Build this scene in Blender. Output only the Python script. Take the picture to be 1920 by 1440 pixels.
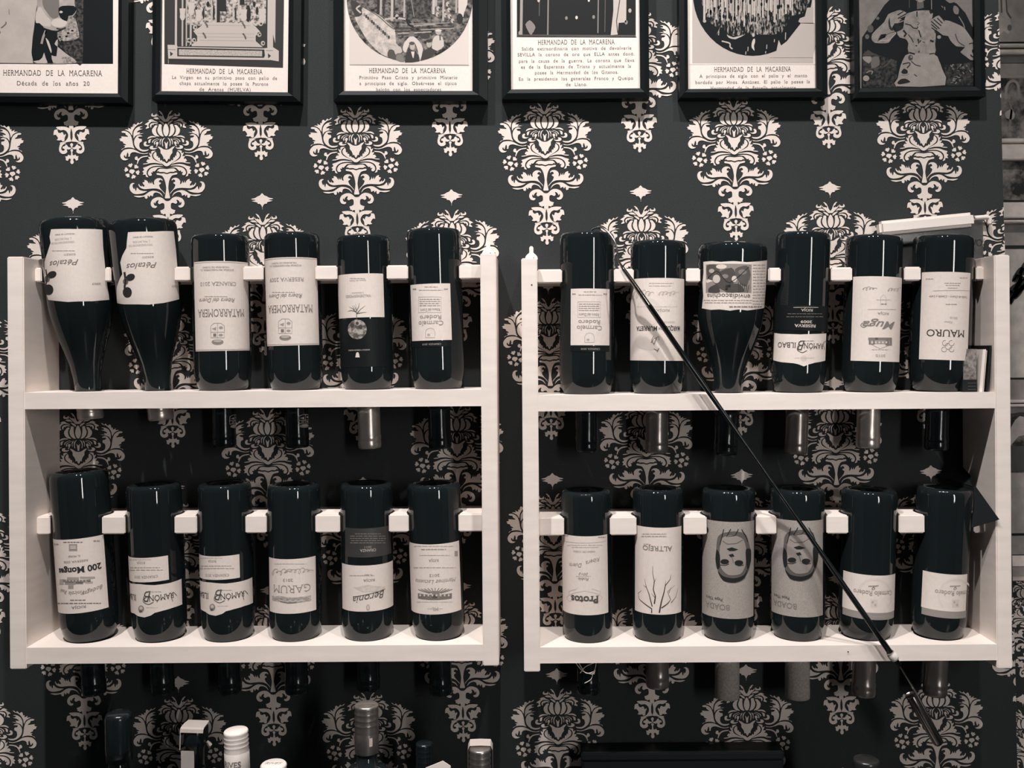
import bpy, bmesh, math, random
import numpy as np
from mathutils import Vector, Matrix
from mathutils.geometry import tessellate_polygon

for o in list(bpy.data.objects):
    bpy.data.objects.remove(o, do_unlink=True)
random.seed(7)
SC = bpy.context.scene
COL = SC.collection

# ------------------------------------------------------------------ camera
S0, DIST = 1332.0, 1.33              # pixels per metre on the wall, camera to wall distance
VPX, VPY = 985.0, 660.0              # principal point in the 1920x1440 frame
ROLL = math.radians(0.4)
XC, ZC = (VPX - 960) / S0, (720 - VPY) / S0
cam = bpy.data.cameras.new('camera')
cam.sensor_fit = 'HORIZONTAL'
cam.sensor_width = 36.0
cam.lens = S0 * DIST / 1920 * 36.0
cam.shift_x = -(VPX - 960) / 1920
cam.shift_y = -(720 - VPY) / 1920
cam.clip_start = 0.02
camo = bpy.data.objects.new('camera', cam)
COL.objects.link(camo)
camo.matrix_world = (Matrix.Translation((XC, -DIST, ZC)) @ Matrix.Rotation(math.pi / 2, 4, 'X')
                     @ Matrix.Rotation(-ROLL, 4, 'Z'))
SC.camera = camo

# ------------------------------------------------------------------ light
W = bpy.data.worlds.new('world')
SC.world = W
W.use_nodes = True
W.node_tree.nodes['Background'].inputs[0].default_value = (0.80, 0.95, 1.0, 1)
W.node_tree.nodes['Background'].inputs[1].default_value = 0.04

def spot(name, loc, target, power, half_deg, blend=0.6, size=0.03, color=(1, .975, .95)):
    l = bpy.data.lights.new(name, 'SPOT')
    l.energy = power
    l.spot_size = math.radians(half_deg * 2)
    l.spot_blend = blend
    l.shadow_soft_size = size
    l.color = color
    o = bpy.data.objects.new(name, l)
    COL.objects.link(o)
    o.location = loc
    o.rotation_euler = (Vector(target) - Vector(loc)).to_track_quat('-Z', 'Y').to_euler()
    return o

spot('ceiling_spot', (-0.62, -1.15, 2.15), (-0.45, 0, -0.22), 215, 28)
spot('ceiling_spot', (0.02, -1.15, 2.15), (0.08, 0, -0.22), 142, 28)
spot('ceiling_spot', (0.62, -1.20, 2.15), (0.60, 0, -0.22), 90, 24)

SC.view_settings.view_transform = 'Standard'
SC.view_settings.look = 'None'
SC.view_settings.exposure = 0.0
SC.view_settings.gamma = 1.0
SC.view_settings.use_curve_mapping = False

# ------------------------------------------------------------------ helpers
def S_at(t):
    """pixels per metre at distance t in front of the wall"""
    return S0 * DIST / (DIST - t)

CA, SA = math.cos(ROLL), math.sin(ROLL)

def unroll(u, v):
    dx, dy = u - VPX, v - VPY
    return dx * CA - dy * SA, dx * SA + dy * CA

def P(u, v, t=0.0):
    dx, dy = unroll(u, v)
    s = S_at(t)
    return Vector((XC + dx / s, -t, ZC - dy / s))

MATS = {}

def mat(name, color, rough=0.6, metal=0.0, noise=None, spec=0.5, coat=0.0, bump=None, alpha=None):
    if name in MATS:
        return MATS[name]
    m = bpy.data.materials.new(name)
    m.use_nodes = True
    nt = m.node_tree
    b = nt.nodes['Principled BSDF']
    b.inputs['Base Color'].default_value = (*color, 1)
    b.inputs['Roughness'].default_value = rough
    b.inputs['Metallic'].default_value = metal
    b.inputs['Specular IOR Level'].default_value = spec
    if coat:
        b.inputs['Coat Weight'].default_value = coat
        b.inputs['Coat Roughness'].default_value = 0.05
    if alpha is not None:
        b.inputs['Alpha'].default_value = alpha
    if noise:
        scale, amount = noise[0], noise[1]
        stretch = noise[2] if len(noise) > 2 else (1, 1, 1)
        tc = nt.nodes.new('ShaderNodeTexCoord')
        mp = nt.nodes.new('ShaderNodeMapping')
        mp.inputs['Scale'].default_value = stretch
        n = nt.nodes.new('ShaderNodeTexNoise')
        n.inputs['Scale'].default_value = scale
        n.inputs['Detail'].default_value = 4
        r = nt.nodes.new('ShaderNodeValToRGB')
        r.color_ramp.elements[0].position = 0.3
        r.color_ramp.elements[1].position = 0.7
        r.color_ramp.elements[0].color = (*[c * (1 - amount) for c in color], 1)
        r.color_ramp.elements[1].color = (*[min(1, c * (1 + amount)) for c in color], 1)
        nt.links.new(tc.outputs['Object'], mp.inputs['Vector'])
        nt.links.new(mp.outputs['Vector'], n.inputs['Vector'])
        nt.links.new(n.outputs['Fac'], r.inputs['Fac'])
        nt.links.new(r.outputs['Color'], b.inputs['Base Color'])
    if bump:
        tc2 = nt.nodes.new('ShaderNodeTexCoord')
        n2 = nt.nodes.new('ShaderNodeTexNoise')
        n2.inputs['Scale'].default_value = bump[0]
        n2.inputs['Detail'].default_value = 3
        bp = nt.nodes.new('ShaderNodeBump')
        bp.inputs['Strength'].default_value = bump[1]
        bp.inputs['Distance'].default_value = 0.001
        nt.links.new(tc2.outputs['Object'], n2.inputs['Vector'])
        nt.links.new(n2.outputs['Fac'], bp.inputs['Height'])
        nt.links.new(bp.outputs['Normal'], b.inputs['Normal'])
    MATS[name] = m
    return m

def printed(name, dark, light, scale, stretch=(1, 1, 1), lo=0.4, hi=0.6, detail=6):
    """a mottled photographic print: two greys mixed by noise"""
    if name in MATS:
        return MATS[name]
    m = bpy.data.materials.new(name)
    m.use_nodes = True
    nt = m.node_tree
    b = nt.nodes['Principled BSDF']
    b.inputs['Roughness'].default_value = 0.6
    b.inputs['Specular IOR Level'].default_value = 0.12
    tc = nt.nodes.new('ShaderNodeTexCoord')
    mp = nt.nodes.new('ShaderNodeMapping')
    mp.inputs['Scale'].default_value = stretch
    n = nt.nodes.new('ShaderNodeTexNoise')
    n.inputs['Scale'].default_value = scale
    n.inputs['Detail'].default_value = detail
    n.inputs['Roughness'].default_value = 0.65
    r = nt.nodes.new('ShaderNodeValToRGB')
    r.color_ramp.elements[0].position = lo
    r.color_ramp.elements[1].position = hi
    r.color_ramp.elements[0].color = (*dark, 1)
    r.color_ramp.elements[1].color = (*light, 1)
    nt.links.new(tc.outputs['Object'], mp.inputs['Vector'])
    nt.links.new(mp.outputs['Vector'], n.inputs['Vector'])
    nt.links.new(n.outputs['Fac'], r.inputs['Fac'])
    nt.links.new(r.outputs['Color'], b.inputs['Base Color'])
    MATS[name] = m
    return m

PAPER = (0.76, 0.66, 0.605)
def grey(v):
    """duotone grey: cool in the darks, warm in the lights"""
    k = min(1, max(0, v))
    d = (0.0065, 0.0088, 0.0098)
    return tuple(d[i] + (PAPER[i] - d[i]) * k for i in range(3))

M_WALL = mat('wallpaper_charcoal', (0.0345, 0.0375, 0.0385), 0.9, noise=(900, 0.28), spec=0.08)
M_MOTIF = mat('wallpaper_cream_print', (0.72, 0.625, 0.57), 0.75, noise=(500, 0.06), spec=0.1)
M_WHITE = mat('white_painted_wood', (0.84, 0.735, 0.675), 0.45, noise=(14, 0.05, (1, 1, 6)), bump=(60, 0.15))
M_GLASS = mat('dark_bottle_glass', (0.0088, 0.0122, 0.0135), 0.04, spec=0.5)
M_FRAME = mat('black_frame_lacquer', (0.0065, 0.0085, 0.0093), 0.4, spec=0.2)
M_PAPER = mat('label_paper', PAPER, 0.6, noise=(240, 0.03), spec=0.25)
M_KRAFT = mat('kraft_label_paper', (0.36, 0.315, 0.285), 0.75, noise=(900, 0.22))
M_BLACKLABEL = mat('black_label_paper', (0.0078, 0.0098, 0.0106), 0.5, spec=0.15)
M_SILVER = mat('silver_foil', (0.66, 0.58, 0.53), 0.3, 0.7)
M_DULL = mat('dull_grey_foil', (0.30, 0.265, 0.245), 0.28, 0.75)
M_BLACKFOIL = mat('black_foil', (0.008, 0.011, 0.0125), 0.18)
M_WAX = mat('grey_wax_paper_wrap', (0.33, 0.29, 0.265), 0.85, noise=(500, 0.25), bump=(400, 0.4))
M_STEEL = mat('polished_steel', (0.62, 0.57, 0.53), 0.2, 1.0)
M_RODBLACK = mat('black_rod_lacquer', (0.006, 0.0085, 0.0095), 0.25)
M_WHITEPL = mat('white_plastic', (0.80, 0.71, 0.66), 0.4)
M_SMOKE = mat('smoked_plastic', (0.05, 0.05, 0.05), 0.2, noise=(25, 0.4), alpha=0.72)

INK = {}
def ink(v):
    k = round(v, 2)
    if k not in INK:
        INK[k] = mat('ink_%02d' % int(k * 100), grey(k), 0.6, spec=0.12)
    return INK[k]

def link(name, me, parent=None, mats=(), smooth=False):
    o = bpy.data.objects.new(name, me)
    COL.objects.link(o)
    for m in mats:
        me.materials.append(m)
    if smooth:
        for p in me.polygons:
            p.use_smooth = True
    if parent:
        o.parent = parent
    return o

def mesh(name, verts, faces, mats=(), parent=None, smooth=False):
    me = bpy.data.meshes.new(name)
    me.from_pydata([tuple(v) for v in verts], [], faces)
    me.update()
    return link(name, me, parent, mats, smooth)

def from_bm(name, bm, mats=(), parent=None, smooth=False):
    bmesh.ops.recalc_face_normals(bm, faces=bm.faces)
    me = bpy.data.meshes.new(name)
    bm.to_mesh(me)
    bm.free()
    return link(name, me, parent, mats, smooth)

def empty(name, loc=(0, 0, 0)):
    o = bpy.data.objects.new(name, None)
    COL.objects.link(o)
    o.location = loc
    o.empty_display_size = 0.02
    return o

def tag(o, label, cat, group=None):
    o['label'] = label
    o['category'] = cat
    if group:
        o['group'] = group
    return o

def bm_box(bm, x0, x1, y0, y1, z0, z1, bevel=0.0):
    vs = [bm.verts.new((x, y, z)) for z in (z0, z1) for y in (y0, y1) for x in (x0, x1)]
    fs = []
    for idx in ((0, 1, 3, 2), (4, 6, 7, 5), (0, 4, 5, 1), (2, 3, 7, 6), (0, 2, 6, 4), (1, 5, 7, 3)):
        fs.append(bm.faces.new([vs[i] for i in idx]))
    if bevel:
        es = {e for f in fs for e in f.edges}
        bmesh.ops.bevel(bm, geom=list(es), offset=bevel, segments=2, affect='EDGES')

def box(name, x0, x1, y0, y1, z0, z1, m, parent=None, bevel=0.0):
    bm = bmesh.new()
    bm_box(bm, x0, x1, y0, y1, z0, z1, bevel)
    return from_bm(name, bm, (m,), parent)

def lathe(profile, n=48, axis_pt=lambda z: (0, 0)):
    """verts, faces of a surface of revolution about local z"""
    vs, fs = [], []
    for (r, z) in profile:
        for i in range(n):
            a = 2 * math.pi * i / n
            vs.append((r * math.cos(a), r * math.sin(a), z))
    for k in range(len(profile) - 1):
        for i in range(n):
            j = (i + 1) % n
            fs.append((k * n + i, k * n + j, (k + 1) * n + j, (k + 1) * n + i))
    fs.append(tuple(range(n))[::-1])
    fs.append(tuple((len(profile) - 1) * n + i for i in range(n)))
    return vs, fs

def lathe_obj(name, profile, m, parent=None, n=48, sharp=False):
    vs, fs = lathe(profile, n)
    o = mesh(name, vs, fs, (m,), parent, True)
    return o

def tube(name, pts, radii, m, parent=None, n=10):
    pts = [Vector(p) for p in pts]
    if not hasattr(radii, '__len__'):
        radii = [radii] * len(pts)
    vs, fs = [], []
    ref = Vector((0, -1, 0))
    for i, p in enumerate(pts):
        d = (pts[min(i + 1, len(pts) - 1)] - pts[max(i - 1, 0)]).normalized()
        a = d.cross(ref)
        if a.length < 1e-4:
            a = d.cross(Vector((1, 0, 0)))
        a.normalize()
        b = d.cross(a).normalized()
        for k in range(n):
            th = 2 * math.pi * k / n
            vs.append(p + (a * math.cos(th) + b * math.sin(th)) * radii[i])
    for i in range(len(pts) - 1):
        for k in range(n):
            j = (k + 1) % n
            fs.append((i * n + k, i * n + j, (i + 1) * n + j, (i + 1) * n + k))
    fs.append(tuple(range(n)))
    fs.append(tuple((len(pts) - 1) * n + k for k in range(n)))
    return mesh(name, vs, fs, (m,), parent, True)

def catmull(pts, sub=3, closed=True):
    n = len(pts)
    out = []
    rng = n if closed else n - 1
    for i in range(rng):
        if closed:
            p0, p1, p2, p3 = pts[(i - 1) % n], pts[i], pts[(i + 1) % n], pts[(i + 2) % n]
        else:
            p0, p1, p2, p3 = pts[max(i - 1, 0)], pts[i], pts[i + 1], pts[min(i + 2, n - 1)]
        for k in range(sub):
            t = k / sub
            t2, t3 = t * t, t * t * t
            q = []
            for c in range(len(p1)):
                # tension 0.75 keeps the leaf tips pointed
                m1 = 0.38 * (p2[c] - p0[c])
                m2 = 0.38 * (p3[c] - p1[c])
                q.append((2 * t3 - 3 * t2 + 1) * p1[c] + (t3 - 2 * t2 + t) * m1
                         + (-2 * t3 + 3 * t2) * p2[c] + (t3 - t2) * m2)
            out.append(tuple(q))
    if not closed:
        out.append(tuple(pts[-1]))
    return out

def tris_of(loops):
    """triangulate 2D loops (first is the outline, others holes)"""
    flat = [p for l in loops for p in l]
    t = tessellate_polygon([[Vector((p[0], p[1], 0)) for p in l] for l in loops])
    return flat, [tuple(x) for x in t]

# ------------------------------------------------------------------ flat drawing kit
_TXT = {}
def text_mesh(s, style):
    """2D verts and tris of a string, normalised: width 1, cap height 1, centred"""
    key = (s, style)
    if key in _TXT:
        return _TXT[key]
    cu = bpy.data.curves.new('tmp', 'FONT')
    cu.body = s
    cu.resolution_u = 3
    cu.align_x = 'CENTER'
    if style == 'bold':
        cu.offset = 0.018
    elif style == 'black':
        cu.offset = 0.03
    elif style in ('light', 'serif_light'):
        cu.offset = -0.012
    elif style == 'script':
        cu.offset = -0.004
    elif style == 'script_bold':
        cu.offset = 0.012
    elif style == 'serif_bold':
        cu.offset = 0.016
    elif style == 'serif_caption':
        cu.offset = -0.004
        cu.space_word = 2.4
        cu.space_character = 1.12
    if style in ('script', 'script_bold'):
        cu.shear = 0.38
    ob = bpy.data.objects.new('tmp', cu)
    me = ob.to_mesh()
    v = [(p.co.x, p.co.y) for p in me.vertices]
    f = [tuple(p.vertices) for p in me.polygons]
    ob.to_mesh_clear()
    bpy.data.objects.remove(ob)
    bpy.data.curves.remove(cu)
    if not v:
        _TXT[key] = ([], [])
        return _TXT[key]
    if style.startswith('serif') or style == 'black':
        cnt = {}
        for p in f:
            for i in range(len(p)):
                e = tuple(sorted((p[i], p[(i + 1) % len(p)])))
                cnt[e] = cnt.get(e, 0) + 1
        levels = (0.0, 0.52, 0.729, 0.5, 0.546, 0.75, 0.7)
        th = 0.035 if style != 'black' else 0.07
        for (a, b), c in cnt.items():
            if c != 1:
                continue
            (x0, y0), (x1, y1) = v[a], v[b]
            L = abs(x1 - x0)
            if abs(y1 - y0) < 0.004 and 0.03 < L < 0.17 and any(abs(y0 - l) < 0.03 for l in levels):
                ext = 0.06
                xa, xb = min(x0, x1) - ext, max(x0, x1) + ext
                up = th if y0 < 0.2 else -th
                k = len(v)
                v += [(xa, y0), (xb, y0), (xb, y0 + up), (xa, y0 + up)]
                f.append((k, k + 1, k + 2, k + 3))
    xs = [p[0] for p in v]
    w = max(xs) - min(xs)
    cx = (max(xs) + min(xs)) / 2
    v = [((x - cx) / w, y / 0.729) for (x, y) in v]
    _TXT[key] = (v, f)
    return _TXT[key]

class Draw:
    """collects flat shapes in local metres; conv turns photo pixels into local coordinates"""
    def __init__(self, conv, px, slice_step=None):
        self.conv, self.px = conv, px
        self.items = []              # (verts2d, faces, material, layer)
        self.slice_step = slice_step
    def add(self, v, f, m, layer=1):
        self.items.append((v, f, m, layer))
    def poly(self, pts, m, layer=1, smooth=0, raw=False):
        q = [tuple(p) if raw else self.conv(*p) for p in pts]
        if smooth:
            q = catmull(q, smooth)
        v, f = tris_of([q])
        self.add(v, f, m, layer)
    def rect(self, u0, v0, u1, v1, m, layer=1):
        self.poly([(u0, v0), (u1, v0), (u1, v1), (u0, v1)], m, layer)
    def label(self, corners, m, layer=0):
        """four corners top-left, top-right, bottom-right, bottom-left squared up"""
        q = [self.conv(*p) for p in corners]
        xl, xr = (q[0][0] + q[3][0]) / 2, (q[1][0] + q[2][0]) / 2
        zt, zb = (q[0][1] + q[1][1]) / 2, (q[2][1] + q[3][1]) / 2
        self.poly([(xl, zt), (xr, zt), (xr, zb), (xl, zb)], m, layer, raw=True)
        return xl, xr, zt, zb
    def ell(self, u, v, ru, rv, m, layer=1, n=20, a0=0, a1=360):
        pts = [(u + ru * math.cos(math.radians(a0 + (a1 - a0) * i / n)),
                v + rv * math.sin(math.radians(a0 + (a1 - a0) * i / n))) for i in range(n + (a1 - a0 < 360))]
        self.poly(pts, m, layer)
    def stroke(self, pts, w, m, layer=1, smooth=0, taper=False, raw=False):
        q = [Vector(p) if raw else Vector(self.conv(*p)) for p in pts]
        if smooth:
            q = [Vector(p) for p in catmull([tuple(p) for p in q], smooth, False)]
        w = w * self.px / 2
        vs, fs = [], []
        n = len(q)
        for i, p in enumerate(q):
            d = q[min(i + 1, n - 1)] - q[max(i - 1, 0)]
            if d.length < 1e-9:
                d = Vector((1, 0))
            d.normalize()
            nn = Vector((-d.y, d.x))
            ww = w * (1 - 0.8 * i / max(1, n - 1)) if taper else w
            vs += [tuple(p + nn * ww), tuple(p - nn * ww)]
        for i in range(n - 1):
            fs.append((2 * i, 2 * i + 1, 2 * i + 3, 2 * i + 2))
        self.add(vs, fs, m, layer)
    def text(self, s, u, v, w, h, style='serif', tone=0.1, rot=0, layer=2):
        """string centred on pixel (u,v), w pixels long, capitals h pixels high"""
        cx, cz = self.conv(u, v)
        tv, tf = text_mesh(s, style)
        c, sn = math.cos(math.radians(rot)), math.sin(math.radians(rot))
        out = []
        for (x, y) in tv:
            X, Y = x * w * self.px, (y - 0.5) * h * self.px
            out.append((cx + X * c - Y * sn, cz + X * sn + Y * c))
        self.add(out, tf, ink(tone), layer)
    def greek(self, u, v, w, n=6, h=1.2, tone=0.35, seed=0):
        """a line of print too small to read: a broken row of dashes"""
        r = random.Random(seed * 977 + int(u * 13 + v * 7))
        x = -w / 2
        while x < w / 2:
            L = r.uniform(0.5, 1.5) * w / n
            self.stroke([(u + x, v), (u + min(w / 2, x + L * 0.8), v)], h, ink(tone), 2)
            x += L
    def scribble(self, u, v, w, h, tone=0.35, n=7, width=0.9, seed=1):
        """a handwritten line"""
        r = random.Random(seed)
        pts = []
        amp = [r.uniform(.35, 1.0) if r.random() < .75 else 1.4 for k in range(n + 1)]
        for i in range(n * 9 + 1):
            ph = 2 * math.pi * i / 9
            pts.append((u - w / 2 + w * i / (n * 9) + .42 * w / n * math.cos(ph) - h * .18 * math.sin(ph),
                        v + h / 2 * math.sin(ph) * amp[i // 9]))
        self.stroke(pts, width, ink(tone), 2, smooth=2)
    def build(self, name, mapf, parent, layers=None):
        bm = bmesh.new()
        mats = []
        z = bm.loops.layers
        lay = bm.verts.layers.int.new('layer')
        for (v, f, m, l) in self.items:
            if layers is not None and l not in layers:
                continue
            if m not in mats:
                mats.append(m)
            bv = []
            for p in v:
                q = bm.verts.new((p[0], p[1], 0))
                q[lay] = l
                bv.append(q)
            for t in f:
                try:
                    ff = bm.faces.new([bv[i] for i in t])
                    ff.material_index = mats.index(m)
                except ValueError:
                    pass
        if not bm.verts:
            bm.free()
            return None
        if self.slice_step:
            xs = [v.co.x for v in bm.verts]
            x0, x1 = min(xs), max(xs)
            k = math.floor(x0 / self.slice_step) + 1
            while k * self.slice_step < x1:
                bmesh.ops.bisect_plane(bm, geom=bm.verts[:] + bm.edges[:] + bm.faces[:],
                                       plane_co=(k * self.slice_step, 0, 0), plane_no=(1, 0, 0), dist=1e-7)
                k += 1
            zs = [v.co.y for v in bm.verts]
            st = self.slice_step * 3
            k = math.floor(min(zs) / st) + 1
            z1 = max(zs)
            while k * st < z1 and layers == (0,):
                bmesh.ops.bisect_plane(bm, geom=bm.verts[:] + bm.edges[:] + bm.faces[:],
                                       plane_co=(0, k * st, 0), plane_no=(0, 1, 0), dist=1e-7)
                k += 1
        # per face layer so that cut vertices keep their height
        for ff in bm.faces:
            pass
        lv = {}
        for vtx in bm.verts:
            l = vtx[lay]
            for ff in vtx.link_faces:
                for w in ff.verts:
                    l = max(l, w[lay])
            lv[vtx] = l
        for vtx in bm.verts:
            vtx.co = mapf(vtx.co.x, vtx.co.y, lv[vtx])
        me = bpy.data.meshes.new(name)
        bm.to_mesh(me)
        bm.free()
        return link(name, me, parent, mats)

# ================================================================== SETTING
# ------------------------------------------------------------------ walls
def edge_u(v):
    return 1872 + 31 * v / 1250.0

zt, zb = 1.6, -1.35
pts = []
a0, a1 = P(edge_u(-900), -900), P(edge_u(2400), 2400)
def edge_x(z):
    k = (z - a1.z) / (a0.z - a1.z)
    return a1.x + (a0.x - a1.x) * k
TH = 0.10
wv = [(-2.6, 0, zb), (edge_x(zb), 0, zb), (edge_x(zt), 0, zt), (-2.6, 0, zt)]
wv += [(x, TH, z) for (x, y, z) in wv]
wall = mesh('wall_back', wv, [(0, 1, 2, 3), (7, 6, 5, 4), (0, 4, 5, 1), (1, 5, 6, 2), (2, 6, 7, 3), (3, 7, 4, 0)], (M_WALL,))
wall['kind'] = 'structure'
FARY = 0.45
wall2 = box('wall_right', 0.2, 3.0, FARY, FARY + 0.1, zb, zt, M_WALL)
wall2['kind'] = 'structure'
M_FLOOR = mat('dark_floor_tiles', (0.035, 0.036, 0.036), 0.35, noise=(6, 0.3))
fl = box('floor', -2.6, 3.0, -4.2, FARY + 0.1, zb - 0.06, zb, M_FLOOR)
fl['kind'] = 'structure'

# ------------------------------------------------------------------ damask motif (traced half, mirrored)
def xc_of(Y):
    return 938 + 0.025 * Y

HALF = []    # closed shapes on the left side, mirrored to the right
MID = []     # open outlines from axis to axis, mirrored and closed
MID += [
 [(942,250),(915,212),(895,160),(868,108),(825,75),(795,80),(822,108),(838,140),(872,162),(868,188),(838,170),(812,178),(790,150),(772,138),(782,182),(820,222),(862,262),(905,300),(945,302)],
 [(945,322),(918,350),(896,410),(889,480),(904,545),(930,585),(950,592)],
 [(957,728),(932,695),(915,700),(926,745),(934,800),(940,834),(958,838)],
 [(960,852),(902,842),(850,806),(800,787),(783,792),(800,818),(836,862),(840,922),(872,962),(895,1012),(900,1052),(925,1040),(945,1078),(965,1102)],
 [(965,1125),(922,1092),(882,1082),(866,1050),(842,1072),(830,1010),(802,1012),(792,970),(770,982),(765,930),(745,890),(702,930),(692,972),(712,1022),(772,1072),(852,1122),(922,1178),(966,1192)],
 [(970,1240),(890,1230),(820,1233),(780,1268),(775,1302),(800,1285),(830,1306),(900,1304),(971,1325)],
 [(971,1342),(912,1324),(850,1326),(790,1314),(758,1325),(770,1356),(820,1366),(872,1382),(908,1432),(932,1490),(946,1560),(954,1620),(944,1720),(928,1815),(945,1834),(984,1834)],
]
D2 = 1386.7
MID += [
 [(990, 495+D2),(948, 488+D2),(925, 468+D2),(888, 435+D2),(830, 410+D2),(760, 415+D2),(690, 447+D2),(652, 500+D2),(645, 562+D2),(680, 620+D2),(740, 637+D2),(776, 612+D2),(770, 586+D2),(732, 580+D2),(712, 550+D2),(718, 518+D2),(735, 552+D2),(752, 515+D2),(775, 488+D2),(803, 480+D2),(790, 518+D2),(800, 545+D2),(830, 560+D2),(870, 540+D2),(908, 545+D2),(920, 582+D2),(918, 640+D2),(880, 665+D2),(835, 682+D2),(850, 720+D2),(850, 745+D2),(880, 750+D2),(896, 771+D2),(920, 762+D2),(946, 758+D2),(946, 800+D2),(995, 830+D2)],
 [(998, 1100+D2),(966, 1130+D2),(985, 1180+D2),(1001, 1205+D2)],
 [(1001, 1218+D2),(972, 1242+D2),(990, 1290+D2),(984, 1342+D2),(1004, 1350+D2)],
 [(1004, 1342+D2),(962, 1345+D2),(932, 1330+D2),(915, 1362+D2),(870, 1366+D2),(882, 1402+D2),(884, 1446+D2),(930, 1462+D2),(945, 1430+D2),(968, 1418+D2),(982, 1442+D2),(970, 1482+D2),(985, 1518+D2),(1006, 1530+D2)],
 [(945, -335),(912, -326),(885, -292),(840, -275),(790, -245),(705, -225),(740, -205),(800, -200),(720, -181),(760, -164),(835, -144),(836, -120),(890, -114),(920, -75),(935, -28),(944, -8)],
]
HALF += [
 [(690,115),(660,130),(650,165),(668,190),(715,196),(756,190),(775,180),(766,152),(768,132),(750,130),(735,150),(712,158),(690,152),(684,135)],
 [(690,222),(735,200),(790,206),(830,240),(838,262),(790,250),(745,246)],
 [(790,268),(842,274),(892,300),(912,330),(905,357),(868,340),(828,308)],
 [(580,272),(640,238),(690,244),(720,270),(770,290),(806,326),(766,312),(716,298),(660,298),(618,328),(602,370),(618,410),(590,425),(545,432),(550,400),(576,380),(558,356),(520,350),(540,325),(582,300),(612,276)],
 [(800,346),(760,318),(702,308),(644,326),(624,362),(632,396),(656,416),(660,380),(678,350),(692,368),(716,340),(760,346)],
 [(800,345),(845,340),(868,365),(864,410),(871,480),(889,550),(910,592),(868,592),(820,562),(785,510),(774,450),(790,398),(800,370)],
 [(775,362),(730,365),(700,400),(670,440),(667,490),(690,540),(735,580),(800,594),(822,586),(775,540),(755,480),(760,420),(780,385)],
 [(575,640),(590,600),(650,573),(720,578),(770,600),(720,606),(660,610),(610,627)],
 [(600,718),(594,670),(620,640),(684,628),(652,652),(642,690),(628,718)],
 [(535,680),(505,705),(502,750),(525,780),(580,786),(620,770),(640,748),(600,755),(570,748),(552,728),(570,702),(560,684)],
 [(792,618),(730,638),(680,670),(670,705),(690,716),(702,682),(740,652),(802,630)],
 [(832,634),(770,655),(720,682),(705,720),(715,757),(735,742),(736,702),(770,672),(822,652)],
 [(738,792),(760,762),(746,740),(746,712),(766,690),(802,700),(802,732),(786,760),(774,792)],
 [(852,630),(826,660),(820,700),(830,762),(846,740),(841,700),(868,640)],
 [(910,620),(875,650),(862,700),(870,760),(890,802),(897,770),(887,720),(902,660),(932,620)],
 [(690,770),(645,775),(622,800),(630,835),(680,853),(740,846),(772,826),(776,806),(740,816),(705,814),(690,800),(702,782)],
 [(745,868),(680,870),(650,890),(655,930),(610,908),(625,960),(642,990),(600,985),(595,1010),(622,1040),(580,1040),(555,1088),(592,1110),(500,1122),(490,1142),(560,1142),(640,1122),(740,1120),(840,1140),(892,1162),(840,1112),(760,1072),(698,1030),(674,970),(690,920),(742,880)],
 [(892,1166),(800,1150),(720,1142),(640,1152),(570,1180),(490,1208),(512,1250),(474,1282),(500,1310),(484,1352),(540,1350),(550,1390),(602,1406),(588,1370),(568,1330),(578,1270),(620,1220),(700,1186),(800,1178),(882,1180)],
 [(905,1205),(800,1192),(700,1202),(632,1232),(592,1290),(590,1340),(620,1376),(666,1370),(670,1332),(650,1312),(690,1312),(690,1282),(720,1292),(750,1266),(790,1226),(850,1216)],
 [(490,283),(450,293),(420,320),(392,296),(370,320),(350,342),(322,322),(300,320),(280,350),(276,386),(245,380),(250,422),(220,410),(180,395),(200,432),(160,430),(118,440),(170,460),(222,492),(256,540),(276,562),(290,470),(330,400),(390,347),(452,326)],
 [(100,458),(58,470),(70,500),(132,510),(142,540),(192,577),(120,572),(45,568),(62,596),(8,620),(32,642),(22,660),(86,682),(95,712),(152,742),(92,750),(130,777),(62,838),(90,816),(180,800),(260,804),(327,826),(300,760),(285,680),(268,600),(238,530),(190,485),(140,464)],
 [(495,380),(440,374),(380,390),(330,430),(300,490),(294,560),(304,622),(340,572),(400,546),(470,532),(517,518),(462,514),(420,522),(442,490),(370,492),(420,456),(497,430),(438,420),(432,404)],
 [(478,570),(430,550),(370,564),(325,620),(310,680),(320,750),(355,810),(420,860),(490,886),(560,881),(600,862),(606,838),(560,846),(490,845),(440,820),(420,770),(430,710),(472,682),(466,630),(420,620),(398,592),(482,582)],
 [(592,905),(520,918),(440,903),(370,864),(300,830),(210,820),(120,835),(60,890),(34,950),(50,1012),(100,1052),(160,1052),(204,1024),(150,1014),(114,985),(120,948),(140,984),(158,984),(170,940),(186,898),(200,948),(194,976),(230,982),(240,930),(270,902),(330,896),(420,922),(500,938),(584,928)],
 [(592,965),(520,968),(450,984),(400,1020),(386,1000),(392,984),(350,974),(324,1010),(335,1046),(375,1060),(370,1100),(364,1122),(386,1132),(406,1080),(442,1030),(500,1002),(586,990)],
]
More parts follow.
